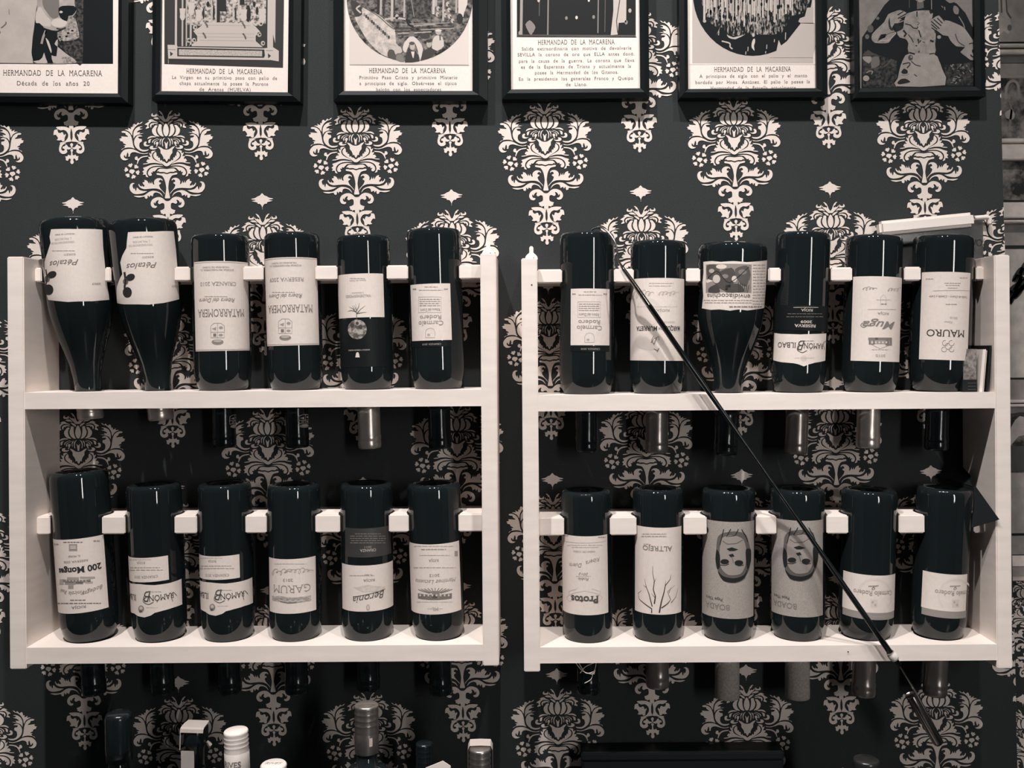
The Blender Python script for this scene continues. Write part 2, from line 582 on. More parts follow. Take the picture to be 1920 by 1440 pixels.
HALF += [[(x, y + D2) for (x, y) in s] for s in [
 [(925,330),(870,270),(830,215),(820,170),(852,150),(850,122),(818,110),(820,86),(850,72),(884,98),(882,60),(840,34),(780,34),(730,64),(708,110),(716,162),(690,140),(668,88),(655,140),(620,88),(620,140),(585,90),(560,70),(518,62),(520,100),(484,110),(490,140),(522,182),(500,196),(464,158),(470,192),(430,170),(418,138),(398,150),(410,190),(450,230),(520,254),(600,250),(700,244),(780,250),(850,280),(900,330),(932,372)],
 [(890,392),(850,330),(780,295),(700,280),(640,290),(580,325),(520,365),(460,376),(308,374),(340,400),(420,416),(520,402),(530,430),(570,447),(590,420),(590,380),(625,417),(642,380),(690,402),(710,340),(760,324),(830,350),(890,412)],
 [(332,130),(290,114),(240,140),(220,200),(235,270),(290,330),(360,350),(440,345),(520,325),(582,288),(500,280),(430,260),(370,208),(352,282),(325,203),(316,242),(290,195),(295,152)],
 [(985,800),(946,800),(890,775),(800,764),(698,772),(690,792),(722,822),(780,850),(840,843),(892,870),(927,930),(922,990),(890,1040),(850,1072),(764,1086),(775,1117),(850,1106),(920,1086),(998,1076),(994,1040),(980,1000),(978,900),(988,845)],
 [(724,822),(660,830),(640,870),(638,942),(680,935),(725,1000),(698,1036),(750,1052),(790,1045),(820,1072),(860,1060),(865,1000),(889,940),(872,914),(850,940),(830,888),(800,880),(770,896),(738,886),(722,850)],
 [(776,1098),(745,1210),(760,1280),(815,1322),(880,1317),(918,1282),(910,1228),(942,1238),(1000,1212),(1000,1196),(940,1180),(910,1140),(880,1130),(862,1158),(824,1168),(818,1208),(856,1222),(852,1245),(822,1250),(800,1228),(802,1182),(840,1134),(902,1112),(860,1100)],
]]
# little six-petalled flowers
for k in range(6):
    a = math.radians(k * 60 + 15)
    pet = []
    for (rr, da) in ((82, -12), (120, -22), (148, -24), (140, -14), (166, -8), (148, 2), (164, 12), (142, 18), (146, 24), (118, 20), (84, 12), (72, 0)):
        b = a + math.radians(da)
        pet.append((272 + rr * math.cos(b), 1268 + rr * math.sin(b)))
    HALF.append(pet)
HALF.append([(272 + r * math.cos(math.radians(t)), 1278 + r * math.sin(math.radians(t)))
             for (t, r) in ((0, 62), (40, 46), (80, 60), (120, 42), (165, 58), (200, 60), (240, 55), (280, 46), (320, 58))])

K = 1 / 10.667 / S0
def to_local(x, Y):
    return ((x - xc_of(Y)) * K, -(Y - 75) * K)

mv, mf = [], []
def inset(q, d):
    n = len(q)
    area = sum(q[i][0] * q[(i + 1) % n][1] - q[(i + 1) % n][0] * q[i][1] for i in range(n))
    sg = 1 if area > 0 else -1
    out = []
    for i in range(n):
        a, b = q[i - 1], q[(i + 1) % n]
        dx, dz = b[0] - a[0], b[1] - a[1]
        L = math.hypot(dx, dz) or 1
        out.append((q[i][0] - sg * dz / L * d, q[i][1] + sg * dx / L * d))
    return out
def add_shape(q):
    q = inset(catmull(q, 3), 4.2 * K)
    v, f = tris_of([q])
    b = len(mv)
    mv.extend((p[0], 0, p[1]) for p in v)
    mf.extend(tuple(b + i for i in t) for t in f)
for s in HALF:
    q = [to_local(*p) for p in s]
    add_shape(q)
    add_shape([(-x, z) for (x, z) in q][::-1])
for s in MID:
    q = [to_local(*p) for p in s]
    q = [(min(x, 0), z) for (x, z) in q]
    q[0] = (0, q[0][1]); q[-1] = (0, q[-1][1])
    add_shape(q + [(-x, z) for (x, z) in q[1:-1]][::-1])
motif_me = bpy.data.meshes.new('damask_motif')
motif_me.from_pydata(mv, [], mf)
motif_me.materials.append(M_MOTIF)
WP_ROT = math.atan(0.0223) - ROLL

def motif_at(u, v, parent, y=-0.0007, t=0.0, clip=True, scale=1.0):
    p = P(u, v, t)
    me = motif_me
    R = Matrix.Rotation(-WP_ROT, 4, 'Y')
    if clip and p.x + 0.08 > edge_x(p.z - 0.2):
        bm = bmesh.new()
        bm.from_mesh(motif_me)
        bmesh.ops.transform(bm, matrix=Matrix.Translation((p.x, y, p.z)) @ R, verts=bm.verts)
        no = Vector((a0.z - a1.z, 0, -(a0.x - a1.x))).normalized()
        bmesh.ops.bisect_plane(bm, geom=bm.verts[:] + bm.edges[:] + bm.faces[:], plane_co=a0, plane_no=no, clear_outer=True)
        if not bm.faces:
            bm.free()
            return
        me = bpy.data.meshes.new('damask_motif')
        bm.to_mesh(me)
        bm.free()
        me.materials.clear()
        me.materials.append(M_MOTIF)
        o = bpy.data.objects.new('damask_motif', me)
        COL.objects.link(o)
        o.parent = parent
        return
    o = bpy.data.objects.new('damask_motif', me)
    COL.objects.link(o)
    o.parent = parent
    o.matrix_local = Matrix.Translation((p.x, y, p.z)) @ R @ Matrix.Scale(scale, 4)

for j in range(-7, 6):
    for k in range(-1, 4):
        v = 193 - 3.66 * j + (196.7 if j % 2 else 0) + 366 * k
        if v < -330 or v > 1500:
            continue
        u = 1020 + 177.4 * j + 0.0223 * (v - 193)
        motif_at(u, v, wall)
for (u, v) in ((1925, 1085), (1918, 1330)):
    motif_at(u, v, wall2, y=FARY - 0.0007, t=-FARY, clip=False)

# ------------------------------------------------------------------ room behind the camera: a wall with a tall window
M_ROOM = mat('plain_room_wall', (0.20, 0.185, 0.17), 0.8, noise=(3, 0.1))
RY = -3.6
bm = bmesh.new()
win = [(1.55, 1.93)]
WZ0, WZ1 = -0.45, 1.3
xs = [-2.6, win[0][0], win[0][1], 3.0]
for i in range(3):
    if i == 1:
        bm_box(bm, xs[i], xs[i + 1], RY - 0.1, RY, zb, WZ0)
        bm_box(bm, xs[i], xs[i + 1], RY - 0.1, RY, WZ1, zt)
    else:
        bm_box(bm, xs[i], xs[i + 1], RY - 0.1, RY, zb, zt)
wf = from_bm('wall_front', bm, (M_ROOM,))
wf['kind'] = 'structure'
M_DAY = bpy.data.materials.new('daylit_window_pane')
M_DAY.use_nodes = True
nt = M_DAY.node_tree
nt.nodes.remove(nt.nodes['Principled BSDF'])
em = nt.nodes.new('ShaderNodeEmission')
em.inputs[0].default_value = (1, 0.97, 0.94, 1)
em.inputs[1].default_value = 23.0
nt.links.new(em.outputs[0], nt.nodes['Material Output'].inputs[0])
for n, (x0, x1) in enumerate(win):
    w = box('window_%d' % (n + 1), x0, x1, RY - 0.06, RY - 0.05, WZ0, WZ1, M_DAY)
    w['kind'] = 'structure'
    bm = bmesh.new()
    for (a, b, c, d) in ((x0, x0 + .03, WZ0, WZ1), (x1 - .03, x1, WZ0, WZ1), (x0, x1, WZ0, WZ0 + .03), (x0, x1, WZ1 - .03, WZ1)):
        bm_box(bm, a, b, RY - 0.05, RY + 0.01, c, d)
    from_bm('window_frame', bm, (M_WHITE,), w)

# ------------------------------------------------------------------ back bar counter below the frame
counter_z = -0.68
cb = empty('back_bar_counter', (0, -0.2, zb))
tag(cb, 'dark wooden back bar counter under the wallpapered wall', 'counter')
M_WOOD = mat('dark_stained_wood', (0.018, 0.017, 0.016), 0.4, noise=(8, 0.4, (1, 8, 8)))
def under(o, par):
    o.parent = par
    o.matrix_parent_inverse = Matrix.Translation(par.location).inverted()
    return o
under(box('worktop', -1.6, edge_x(-0.7), -0.42, -0.001, counter_z - 0.035, counter_z, M_WOOD, bevel=0.003), cb)
under(box('body', -1.58, edge_x(-0.7) - 0.02, -0.39, -0.002, zb, counter_z - 0.035, M_WOOD), cb)

# ================================================================== RACKS
T_FRONT = 0.095
AX = 0.047
T_RAIL = 0.067

# ---- bottle table: key, shape, u_top, u_bottom, v_top, radius, capsule material, v_neck_end, row
BORD = 'bordeaux'
BURG = 'burgundy'
ROWS = {'A': ('left', 0), 'B': ('right', 0), 'C': ('left', 1), 'D': ('right', 1)}
SPEC = {
 'A1': (BURG, 139, 166, 406, .0437, 'silver', 785),
 'A2': (BURG, 267, 297, 408, .0437, 'silver', 787),
 'A3': (BORD, 413, 419, 436, .0378, 'black', 838),
 'A4': (BORD, 547, 555, 433, .0370, 'black', 838),
 'A5': (BORD, 681, 690, 438, .0355, 'silver', 840),
 'A6': (BORD, 813, 822, 425, .0365, 'black', 840),
 'B1': (BORD, 1101, 1100, 432, .0370, 'black', 846),
 'B2': (BORD, 1234, 1232, 448, .0372, 'dull', 848),
 'B3': (BURG, 1374, 1364, 452, .0460, 'black', 852),
 'B4': (BORD, 1506, 1496, 432, .0360, 'dull', 850),
 'B5': (BORD, 1639, 1630, 438, .0370, 'silver', 839),
 'B6': (BORD, 1769, 1759, 438, .0390, 'black', 843),
 'C1': (BORD, 148, 170, 877, .0370, 'black', 1300),
 'C2': (BORD, 288, 301, 901, .0355, 'black', 1298),
 'C3': (BORD, 421, 429, 899, .0350, 'black', 1298),
 'C4': (BORD, 551, 555, 901, .0352, 'black', 1298),
 'C5': (BORD, 687, 690, 899, .0352, 'black', 1292),
 'C6': (BORD, 813, 823, 899, .0358, 'black', 1300),
 'D1': (BORD, 1098, 1102, 912, .0335, 'black', 1298),
 'D2': (BORD, 1234, 1233, 908, .0342, 'dull', 1287),
 'D3': (BORD, 1366, 1364, 908, .0355, 'wax', 1306),
 'D4': (BORD, 1495, 1495, 908, .0360, 'wax', 1306),
 'D5': (BORD, 1630, 1622, 910, .0362, 'dull', 1303),
 'D6': (BORD, 1771, 1758, 907, .0355, 'dull', 1302),
}
RACK = {
 'left': dict(lo=(15.5, 46.5), li=(903, 933), top=478, bot=1252, sh=((737, 767, 730, 762), (1213, 1245, 1211, 1240)), um=475,
              rail=((499, 526), (966, 1000))),
 'right': dict(lo=(980, 1010), li=(1867, 1896), top=481, bot=1257, sh=((743, 774, 734, 763), (1214, 1243, 1209, 1240)), um=1438,
               rail=((502, 528), (967, 1002))),
}
for r in RACK.values():
    um = r['um']
    r['x'] = [P(u, 865, T_FRONT).x for u in (*r['lo'], *r['li'])]
    r['z0'], r['z1'] = P(um, r['bot'], T_FRONT).z, P(um, r['top'], T_FRONT).z
    L, Rr = r['lo'][1], r['li'][0]
    r['shz'] = []
    for (a, b, c, d) in r['sh']:
        zt_ = (P(L, a, T_FRONT).z + P(Rr, c, T_FRONT).z) / 2
        zb_ = (P(L, b, T_FRONT).z + P(Rr, d, T_FRONT).z) / 2
        r['shz'].append((zb_, zt_))
    r['rz'] = [(P(um, b, T_RAIL).z, P(um, a, T_RAIL).z) for (a, b) in r['rail']]

def bordeaux_profile(R, zs, hs, H, neck=.0145):
    p = [(R * .55, .012), (R * .70, .004), (R * .82, 0.0), (R * .93, .0012), (R * .985, .0045), (R, .010)]
    for k in range(1, 8):
        p.append((R, .010 + (zs - .010) * k / 7))
    for k in range(1, 13):
        a = k / 12 * math.pi / 2
        p.append((neck + .0008 + (R - neck - .0008) * math.cos(a), zs + hs * math.sin(a)))
    p += [(neck, zs + hs + .012), (neck, H - .02), (neck, H)]
    return p

def burgundy_profile(R, H, contact, neck=.0148):
    # contact: distance from base to the shelf plane
    p = [(R * .55, .014), (R * .72, .005), (R * .85, 0), (R * .95, .0015), (R * .99, .006), (R, .012)]
    k = contact / .2345
    for (rr, z) in ((.985, .06), (.955, .105), (.93, .118), (.885, .132), (.80, .148), (.70, .164), (.585, .180), (.475, .197), (.405, .215), (.372, .2345)):
        p.append((R * rr, z * k))
    for z in (.25, .262):
        p.append((R * .36, z * k))
    r0 = p[-1][0]
    p += [(min(r0, neck + .001), contact + .04), (neck, contact + .055), (neck, H)]
    p = [(r, z) for (r, z) in p if z <= H + 1e-6]
    return p

BOT = {}
for key, (shape, ut, ub, vt, R, cap, vend) in SPEC.items():
    rk, row = ROWS[key[0]]
    r = RACK[rk]
    zshelf = r['shz'][row][1]
    ax = AX if shape == BORD else 0.0505
    # base height from the rim that the photograph shows as the topmost line
    if row == 0:
        zbase = P(ut, vt, ax + R * .93).z
    else:
        zbase = P(ut, vt, ax - R * .85).z
    xb = P(ut, vt, ax).x
    v_sh = VPY + (ZC - zshelf) * S_at(ax)
    xs_ = P(ub, v_sh, ax).x
    Ld = zbase - zshelf
    tau = math.atan2(xs_ - xb, Ld)
    contact = Ld / math.cos(tau)
    H = (zbase - P(ub, vend, ax).z) / math.cos(tau)
    BOT[key] = dict(shape=shape, R=R, ax=ax, base=Vector((xb, -ax, zbase)), tau=tau, contact=contact, H=H, cap=cap,
                    rk=rk, row=row, xs=xs_)

def hole_r(b):
    return .031 if b['shape'] == BORD else b['R'] * .372 + .0040

for key, b in BOT.items():
    if b['shape'] == BORD:
        hs = .042
        # shoulder passes the shelf plane where its radius is just under the hole
        want = hole_r(b) - .0006 - abs(math.tan(b['tau'])) * .012
        nk = .0153
        c = min(1, max(0, (want - nk) / (b['R'] - nk)))
        f = math.sin(math.acos(c))
        zs = b['contact'] - hs * f
        b['zs'] = zs
        b['prof'] = bordeaux_profile(b['R'], zs, hs, max(b['H'], zs + hs + .03))
        b['H'] = b['prof'][-1][1]
    else:
        b['prof'] = burgundy_profile(b['R'], b['H'], b['contact'])
    zz = [p[1] for p in b['prof'][4:]]
    rr = [p[0] for p in b['prof'][4:]]
    b['rz'] = (zz, rr)

def radius_at(b, z):
    return float(np.interp(z, b['rz'][0], b['rz'][1]))

# ---- racks
def plate_with_holes(name, x0, x1, y0, y1, z0, z1, holes, parent, m):
    loops = [[(x0, y0), (x1, y0), (x1, y1), (x0, y1)]]
    for (cx, cy, rr) in holes:
        loops.append([(cx + rr * math.cos(2 * math.pi * i / 36), cy - rr * math.sin(2 * math.pi * i / 36)) for i in range(36)])
    flat, tri = tris_of(loops)
    n = len(flat)
    vs = [(p[0], p[1], z1) for p in flat] + [(p[0], p[1], z0) for p in flat]
    fs = [t for t in tri] + [tuple(n + i for i in t)[::-1] for t in tri]
    k = 0
    for l in loops:
        for i in range(len(l)):
            a, c = k + i, k + (i + 1) % len(l)
            fs.append((a, c, n + c, n + a))
        k += len(l)
    bm = bmesh.new()
    bv = [bm.verts.new(v) for v in vs]
    for f in fs:
        try:
            bm.faces.new([bv[i] for i in f])
        except ValueError:
            pass
    return from_bm(name, bm, (m,), parent)

def notched_rail(name, x0, x1, z0, z1, notches, parent, m):
    """board against the wall with a rounded bay for each bottle, open to the front"""
    yf, yb = -T_RAIL, -0.0012
    out = [(x1, yb), (x0, yb), (x0, yf)]
    for (cx, cy, rr) in sorted(notches):
        d = -cy - T_RAIL            # negative: front edge lies in front of the bottle axis
        h = math.sqrt(max(1e-6, rr * rr - (yf - cy) ** 2))
        aL = math.atan2(yf - cy, -h)
        aR = math.atan2(yf - cy, h)
        # go from the left mouth over the back (towards +y) to the right mouth
        a_start = aL % (2 * math.pi)
        a_end = aR % (2 * math.pi) - 2 * math.pi
        a_end = aR
        st = a_start
        en = a_end
        if en > st:
            en -= 2 * math.pi
        for i in range(25):
            a = st + (en - st) * i / 24
            out.append((cx + rr * math.cos(a), min(cy + rr * math.sin(a), -0.0030)))
    out.append((x1, yf))
    v, t = tris_of([out])
    n = len(out)
    bm = bmesh.new()
    top = [bm.verts.new((p[0], p[1], z1)) for p in out]
    bot = [bm.verts.new((p[0], p[1], z0)) for p in out]
    ft = bm.faces.new(top)
    fb = bm.faces.new(bot[::-1])
    for i in range(n):
        bm.faces.new((top[i], top[(i + 1) % n], bot[(i + 1) % n], bot[i]))
    es = [e for e in bm.edges if (e.verts[0].co.z == e.verts[1].co.z and min(e.verts[0].co.y, e.verts[1].co.y) <= yf + 1e-5)
          or (e.verts[0].co.z != e.verts[1].co.z and e.verts[0].co.y <= yf + 1e-5)]
    bmesh.ops.bevel(bm, geom=es, offset=.0016, segments=2, affect='EDGES')
    bmesh.ops.triangulate(bm, faces=[f for f in bm.faces if len(f.verts) > 4])
    return from_bm(name, bm, (m,), parent)

for rk, r in RACK.items():
    x = r['x']
    e = empty('wine_rack', (0, 0, 0))
    r['obj'] = e
    tag(e, {'left': 'white wooden wine rack whose first two upturned bottles are sloping-shouldered with wavy-edged labels',
            'right': 'white wooden wine rack with a long thin rod hanging diagonally across it'}[rk], 'wine rack',
        'white wooden wine racks on the wall')
    yb = -0.0012
    box('side_panel', x[0], x[1], -T_FRONT, yb, r['z0'], r['z1'], M_WHITE, e, .0012)
    box('side_panel', x[2], x[3], -T_FRONT, yb, r['z0'], r['z1'], M_WHITE, e, .0012)
    for row in (0, 1):
        bs = [b for b in BOT.values() if b['rk'] == rk and b['row'] == row]
        z0, z1 = r['shz'][row]
        plate_with_holes('shelf', x[1], x[2], -T_FRONT + .001, yb, z0, z1, [(b['xs'], -b['ax'], hole_r(b)) for b in bs], e, M_WHITE)
        rz0, rz1 = r['rz'][row]
        nt_ = []
        for b in bs:
            zloc = (b['base'].z - (rz0 + rz1) / 2)
            nx = b['base'].x + math.tan(b['tau']) * zloc
            nt_.append((nx, -b['ax'], radius_at(b, zloc) + .0024))
        notched_rail('bottle_rail', x[1], x[2], rz0, rz1, nt_, e, M_WHITE)
    # hanger plates on top of the posts
    for (xa, xb_, side) in ((x[0], x[1], 0), (x[2], x[3], 1)):
        if (rk == 'left' and side == 0) or (rk == 'right' and side == 1):
            continue
        xm = (xa + xb_) / 2 + (.003 if rk == 'right' else -.001)
        zt_ = r['z1']
        prof = [(-.0085, -.018), (.0085, -.018)]
        prof += [(.0085 * math.cos(math.radians(a)), .001 + .0085 * math.sin(math.radians(a))) for a in range(0, 61, 15)]
        prof += [(.0027, .010), (.0027, .0165), (.0013, .0185), (-.0013, .0185), (-.0027, .0165), (-.0027, .010)]
        prof += [(.0085 * math.cos(math.radians(a)), .001 + .0085 * math.sin(math.radians(a))) for a in range(120, 181, 15)]
        bm = bmesh.new()
        fr = [bm.verts.new((xm + p[0], -T_FRONT + .030, zt_ + p[1] + .0005 + .018 * 0)) for p in prof if p[1] > -.0005]
        f = bm.faces.new(fr)
        ex = bmesh.ops.extrude_face_region(bm, geom=[f])
        bmesh.ops.translate(bm, vec=(0, .003, 0), verts=[g for g in ex['geom'] if isinstance(g, bmesh.types.BMVert)])
        hp = from_bm('hanger_plate', bm, (M_WHITE,), e)
        sc = lathe_obj('screw', [(.0009, 0), (.0009, .0006), (.0004, .0009)], M_RODBLACK, hp, 8)
        sc.matrix_local = Matrix.Translation((xm + .003, -T_FRONT + .0298, zt_ + .003)) @ Matrix.Rotation(math.pi / 2, 4, 'X')
    if rk == 'right':
        for (u, v) in ((997, 534), (1590, 1222)):
            p = P(u, v, T_FRONT)
            n = lathe_obj('nail_head', [(.0009, 0), (.0009, .0005), (.0003, .0008)], M_RODBLACK, e, 8)
            n.matrix_local = Matrix.Translation((p.x, -T_FRONT - .0002, p.z)) @ Matrix.Rotation(math.pi / 2, 4, 'X')

# ================================================================== BOTTLES
CAPM = {'silver': M_SILVER, 'black': M_BLACKFOIL, 'dull': M_DULL, 'wax': M_WAX}

def bottle_frame(b):
    t = b['tau']
    s, c = math.sin(t), math.cos(t)
    m = Matrix(((-c, 0, s, b['base'].x), (0, 1, 0, b['base'].y), (-s, 0, -c, b['base'].z), (0, 0, 0, 1)))
    return m

def bottle_conv(b):
    s, c = math.sin(b['tau']), math.cos(b['tau'])
    def conv(u, v):
        th = 0.0
        lz = 0.0
        lo = hi = None
        for it in range(14):
            t = b['ax'] + b['R'] * math.cos(th)
            p = P(u, v, t)
            dx, dz = p.x - b['base'].x, p.z - b['base'].z
            lz = dx * s - dz * c
            e = dx * c + dz * s
            R = radius_at(b, lz)
            new = math.asin(max(-.995, min(.995, e / R)))
            th = th + .6 * (new - th)
        return (-b['R'] * th, lz)
    return conv

def bottle_map(b):
    def mp(x, z, layer):
        R = radius_at(b, z) + .00025 + .00013 * layer
        a = x / b['R']
        return Vector((R * math.sin(a), -R * math.cos(a), z))
    return mp

def make_bottle(key, label):
    b = BOT[key]
    e = bpy.data.objects.new('wine_bottle', None)
    COL.objects.link(e)
    e.empty_display_size = .02
    e.matrix_world = bottle_frame(b)
    tag(e, label, 'wine bottle', 'upturned wine bottles in the racks')
    H = b['H']
    lathe_obj('glass', b['prof'], M_GLASS, e, 64)
    # foil capsule over the neck
    zc0 = min(max(H - .062, b['contact'] + .012), H - .024)
    r0 = lambda z: radius_at(b, z) + .0006
    zz = [zc0 + (H - .0185 - zc0) * k / 4 for k in range(5)]
    prof = [(r0(z), z) for z in zz]
    rn = r0(H - .01)
    if b['cap'] == 'wax':
        prof = [(r0(z) + .0012, z) for z in zz] + [(rn + .0015, H - .006), (rn + .0012, H + .0004), (rn - .003, H + .002), (.002, H + .002)]
    else:
        prof += [(rn + .0006, H - .017), (rn + .0006, H - .012), (rn, H - .0105), (rn + .0005, H - .009), (rn + .0005, H - .003),
                 (rn - .0002, H - .0006), (rn - .002, H + .0006), (.002, H + .0006)]
    lathe_obj('capsule', prof, CAPM[b['cap']], e, 40)
    b['obj'] = e
    d = Draw(bottle_conv(b), 1 / 1415.0, slice_step=.0035)
    return e, d, b

def clusters(items, gap):
    """groups printed shapes that lie close together"""
    out = []
    for it in items:
        xs = [p[0] for p in it[0]]; zs = [p[1] for p in it[0]]
        if not xs:
            continue
        bb = [min(xs) - gap / 2, max(xs) + gap / 2, min(zs) - gap / 2, max(zs) + gap / 2]
        lst = [it]
        keep = []
        for (q, l) in out:
            if q[0] < bb[1] and bb[0] < q[1] and q[2] < bb[3] and bb[2] < q[3]:
                bb = [min(bb[0], q[0]), max(bb[1], q[1]), min(bb[2], q[2]), max(bb[3], q[3])]
                lst = l + lst
            else:
                keep.append((q, l))
        out = keep + [(bb, lst)]
    return [l for (q, l) in out]

def finish(e, d, b, name='label'):
    mp = bottle_map(b)
    # every piece of paper (layer 0) is a label of its own
    papers = [i for i in d.items if i[3] == 0]
    rest = [i for i in d.items if i[3] != 0]
    first = None
    boxes = []
    for it in papers:
        dd = Draw(d.conv, d.px, d.slice_step)
        dd.items = [it]
        o = dd.build(name, mp, e, (0,))
        zs = [p[1] for p in it[0]]
        boxes.append((min(zs), max(zs), o, []))
    for it in rest:
        zc = sum(p[1] for p in it[0]) / max(1, len(it[0]))
        best = min(boxes, key=lambda q: 0 if q[0] <= zc <= q[1] else min(abs(zc - q[0]), abs(zc - q[1])))
        best[3].append(it)
    for (z0, z1, o, lst) in boxes:
        pics = [i for i in lst if i[3] != 2]
        txt = [i for i in lst if i[3] == 2]
        for nm, l in (('printed_picture', pics), ('lettering', txt)):
            for cl in clusters(l, .007):
                dd = Draw(d.conv, d.px, d.slice_step)
                dd.items = cl
                dd.build(nm, mp, o)

I = ink

# ---- A1 A2: wavy paper label with two dark leaves
def petalos(key, outline, du, dv, label):
    e, d, b = make_bottle(key, label)
    d.poly(outline, M_PAPER, 0)
    d.text('PRODUCT OF SPAIN', 121 + du, 439 + dv, 34, 2.6, 'sans', .15)
    d.text('J. PALACIOS', 118 + du, 448 + dv, 30, 3.6, 'serif', .55)
    d.text('DESCENDIENTES DE', 116 + du, 454.5 + dv, 42, 3.6, 'serif', .55)
    d.greek(119 + du, 470 + dv, 42, 9, 1.0, .5)
    d.text('BIERZO', 130 + du, 477 + dv, 20, 3.6, 'serif', .45)
    d.text('Pétalos', 117 + du, 493 + dv, 56, 11, 'script', .25)
    d.text('2007', 180 + du, 532 + dv, 18, 4, 'serif', .3)
    k = I(.03)
    for (cx, cy, rx, ry, an) in ((97, 515, 9, 6.5, -25), (91, 543, 8.5, 10, 0)):
        d.poly([(cx + du + rx * math.cos(math.radians(a)) * math.cos(math.radians(an)) - ry * math.sin(math.radians(a)) * math.sin(math.radians(an)),
                 cy + dv + rx * math.cos(math.radians(a)) * math.sin(math.radians(an)) + ry * math.sin(math.radians(a)) * math.cos(math.radians(an)))
                for a in range(0, 360, 24)], k, 1)
    d.stroke([(86 + du, 505 + dv), (88 + du, 522 + dv), (86 + du, 534 + dv), (90 + du, 545 + dv)], 5, k, 1, smooth=4)
    d.ell(88 + du, 523 + dv, 5, 6, I(.2), 1)
    finish(e, d, b)
petalos('A1', [(95.8, 430), (140, 429.5), (191.7, 430.8), (193, 463), (197, 505), (200.5, 535), (203.5, 562), (172, 564.7), (125, 566), (89.5, 562),
               (87.5, 555), (90, 546), (84, 530), (83.5, 510), (83.5, 491), (89, 474), (95, 455), (93, 444)], 0, 0,
        'upturned sloping-shouldered bottle with wavy Pétalos label standing next to the rack side panel')
petalos('A2', [(240, 435.5), (285, 434.5), (326, 434), (330, 470), (333, 519), (336.5, 561), (305, 568), (278, 571), (231, 570.5), (219, 568),
               (218.5, 540), (222, 528), (229, 514), (225.5, 492), (229, 480), (237, 465), (238, 452)], 147, 5,
        'upturned sloping-shouldered bottle with wavy Pétalos label standing beside a MATARROMERA Crianza bottle')

# ---- A3 A4
def crest(d, u, v, w, h, t=.4):
    k = I(t)
    d.stroke([(u - w / 2, v - h * .1), (u - w / 2, v - h * .38), (u - w * .25, v - h * .5), (u + w * .25, v - h * .5), (u + w / 2, v - h * .38), (u + w / 2, v - h * .1)], 1, k, 1)
    d.stroke([(u - w / 2, v - h * .1), (u - w / 2, v + h * .15), (u + w / 2, v + h * .15), (u + w / 2, v - h * .1), (u - w / 2, v - h * .1)], 1, k, 1)
    d.stroke([(u, v - h * .5), (u, v + h * .15)], .9, k, 1)
    d.rect(u - w * .32, v - h * .04, u - w * .1, v + h * .1, I(t * .6), 1)
    d.ell(u + w * .25, v - h * .3, w * .15, h * .07, k, 1, 10)
    d.poly([(u - w * .42, v - h * .25), (u - w * .1, v - h * .33), (u - w * .12, v - h * .17)], k, 1)
    d.ell(u + w * .24, v + h * .03, w * .16, h * .06, k, 1, 10)
    d.ell(u, v + h * .34, w * .45, h * .13, I(t * .8), 1, 12)
    d.ell(u, v + h * .29, w * .3, h * .08, I(.6), 3, 12)
def matarromera(key, corners, du, dv, kind, label):
    e, d, b = make_bottle(key, label)
    xl, xr, z0, z1 = d.label(corners, M_PAPER)
    for z in (z0 + .0016, z1 - .0016):
        d.stroke([(xl, z), (xr, z)], .8, I(.4), 1, raw=True)
    d.text('VALBUENA DE DUERO', 404 + du, 501 + dv, 50, 3, 'serif', .3)
    d.text('BODEGA MATARROMERA, S.L.', 405 + du, 506 + dv, 64, 3.4, 'serif', .3)
    d.text(kind, 408 + du, 532 + dv, 68, 7.5, 'serif', .45)
    d.greek(405 + du, 556 + dv, 42, 8, .9, .45)
    d.text('Ribera del Duero', 405 + du, 563 + dv, 68, 8, 'script', .3)
    d.text('MATARROMERA', 414 + du, 587 + dv, 93, 15, 'serif', .3)
    crest(d, 408 + du, 627 + dv, 25, 42, .45)
    finish(e, d, b)
matarromera('A3', [(363, 492), (466, 493), (468, 658), (368, 658)], 0, 0, 'CRIANZA 2010', 'upturned bottle with tall cream MATARROMERA Crianza label and small crest')
matarromera('A4', [(497, 485), (595, 486), (597, 648), (501, 648)], 127, -8, 'RESERVA 2009', 'upturned bottle with tall cream MATARROMERA Reserva label and small crest')

# ---- A5
e, d, b = make_bottle('A5', 'upturned bottle with square VALDEHERMOSO label above a printed moon')
xl, xr, z0, z1 = d.label([(633, 599), (722, 599), (724, 688), (636, 688)], M_BLACKLABEL)
d.label([(633, 515), (719, 516), (720, 597), (634, 596)], M_PAPER)
d.text('Ribera del Duero', 670, 526, 32, 3.5, 'serif', .45)
d.greek(670, 522, 28, 6, .8, .5)
d.text('CRIANZA', 670, 549, 24, 2.6, 'serif', .5)
d.text('VALDEHERMOSO', 670.5, 555, 50, 5, 'serif', .4)
for q in ([(669, 598), (669, 588), (668, 578), (667, 570)], [(669, 587), (662, 579), (655, 575)], [(669, 588), (676, 580), (685, 573)], [(668, 584), (658, 582), (652, 584)],
          [(669, 583), (673, 574), (674, 568)], [(665, 581), (661, 573)], [(669, 588), (680, 586), (688, 585)], [(669, 583), (664, 572)]):
    d.stroke(q, 1.4, I(.15), 2, taper=True)
M_MOON = printed('moon_print', grey(.12), grey(.55), 160, lo=.42, hi=.56)
d.ell(670, 617.5, 17.5, 18.5, M_MOON, 1, 28)
for (cu_, cv_, r_) in ((661, 610, 4), (676, 613, 4), (670, 606, 3)):
    d.ell(cu_, cv_, r_, r_, I(.08), 3, 10)
d.text('BODEGAS Y VIÑEDOS VALDERIZ', 672, 656.5, 42, 2.4, 'sans', .8)
d.poly([(666.5, 670), (668, 662), (670.5, 660), (673, 662), (674.5, 670)], I(.95), 1)
finish(e, d, b)

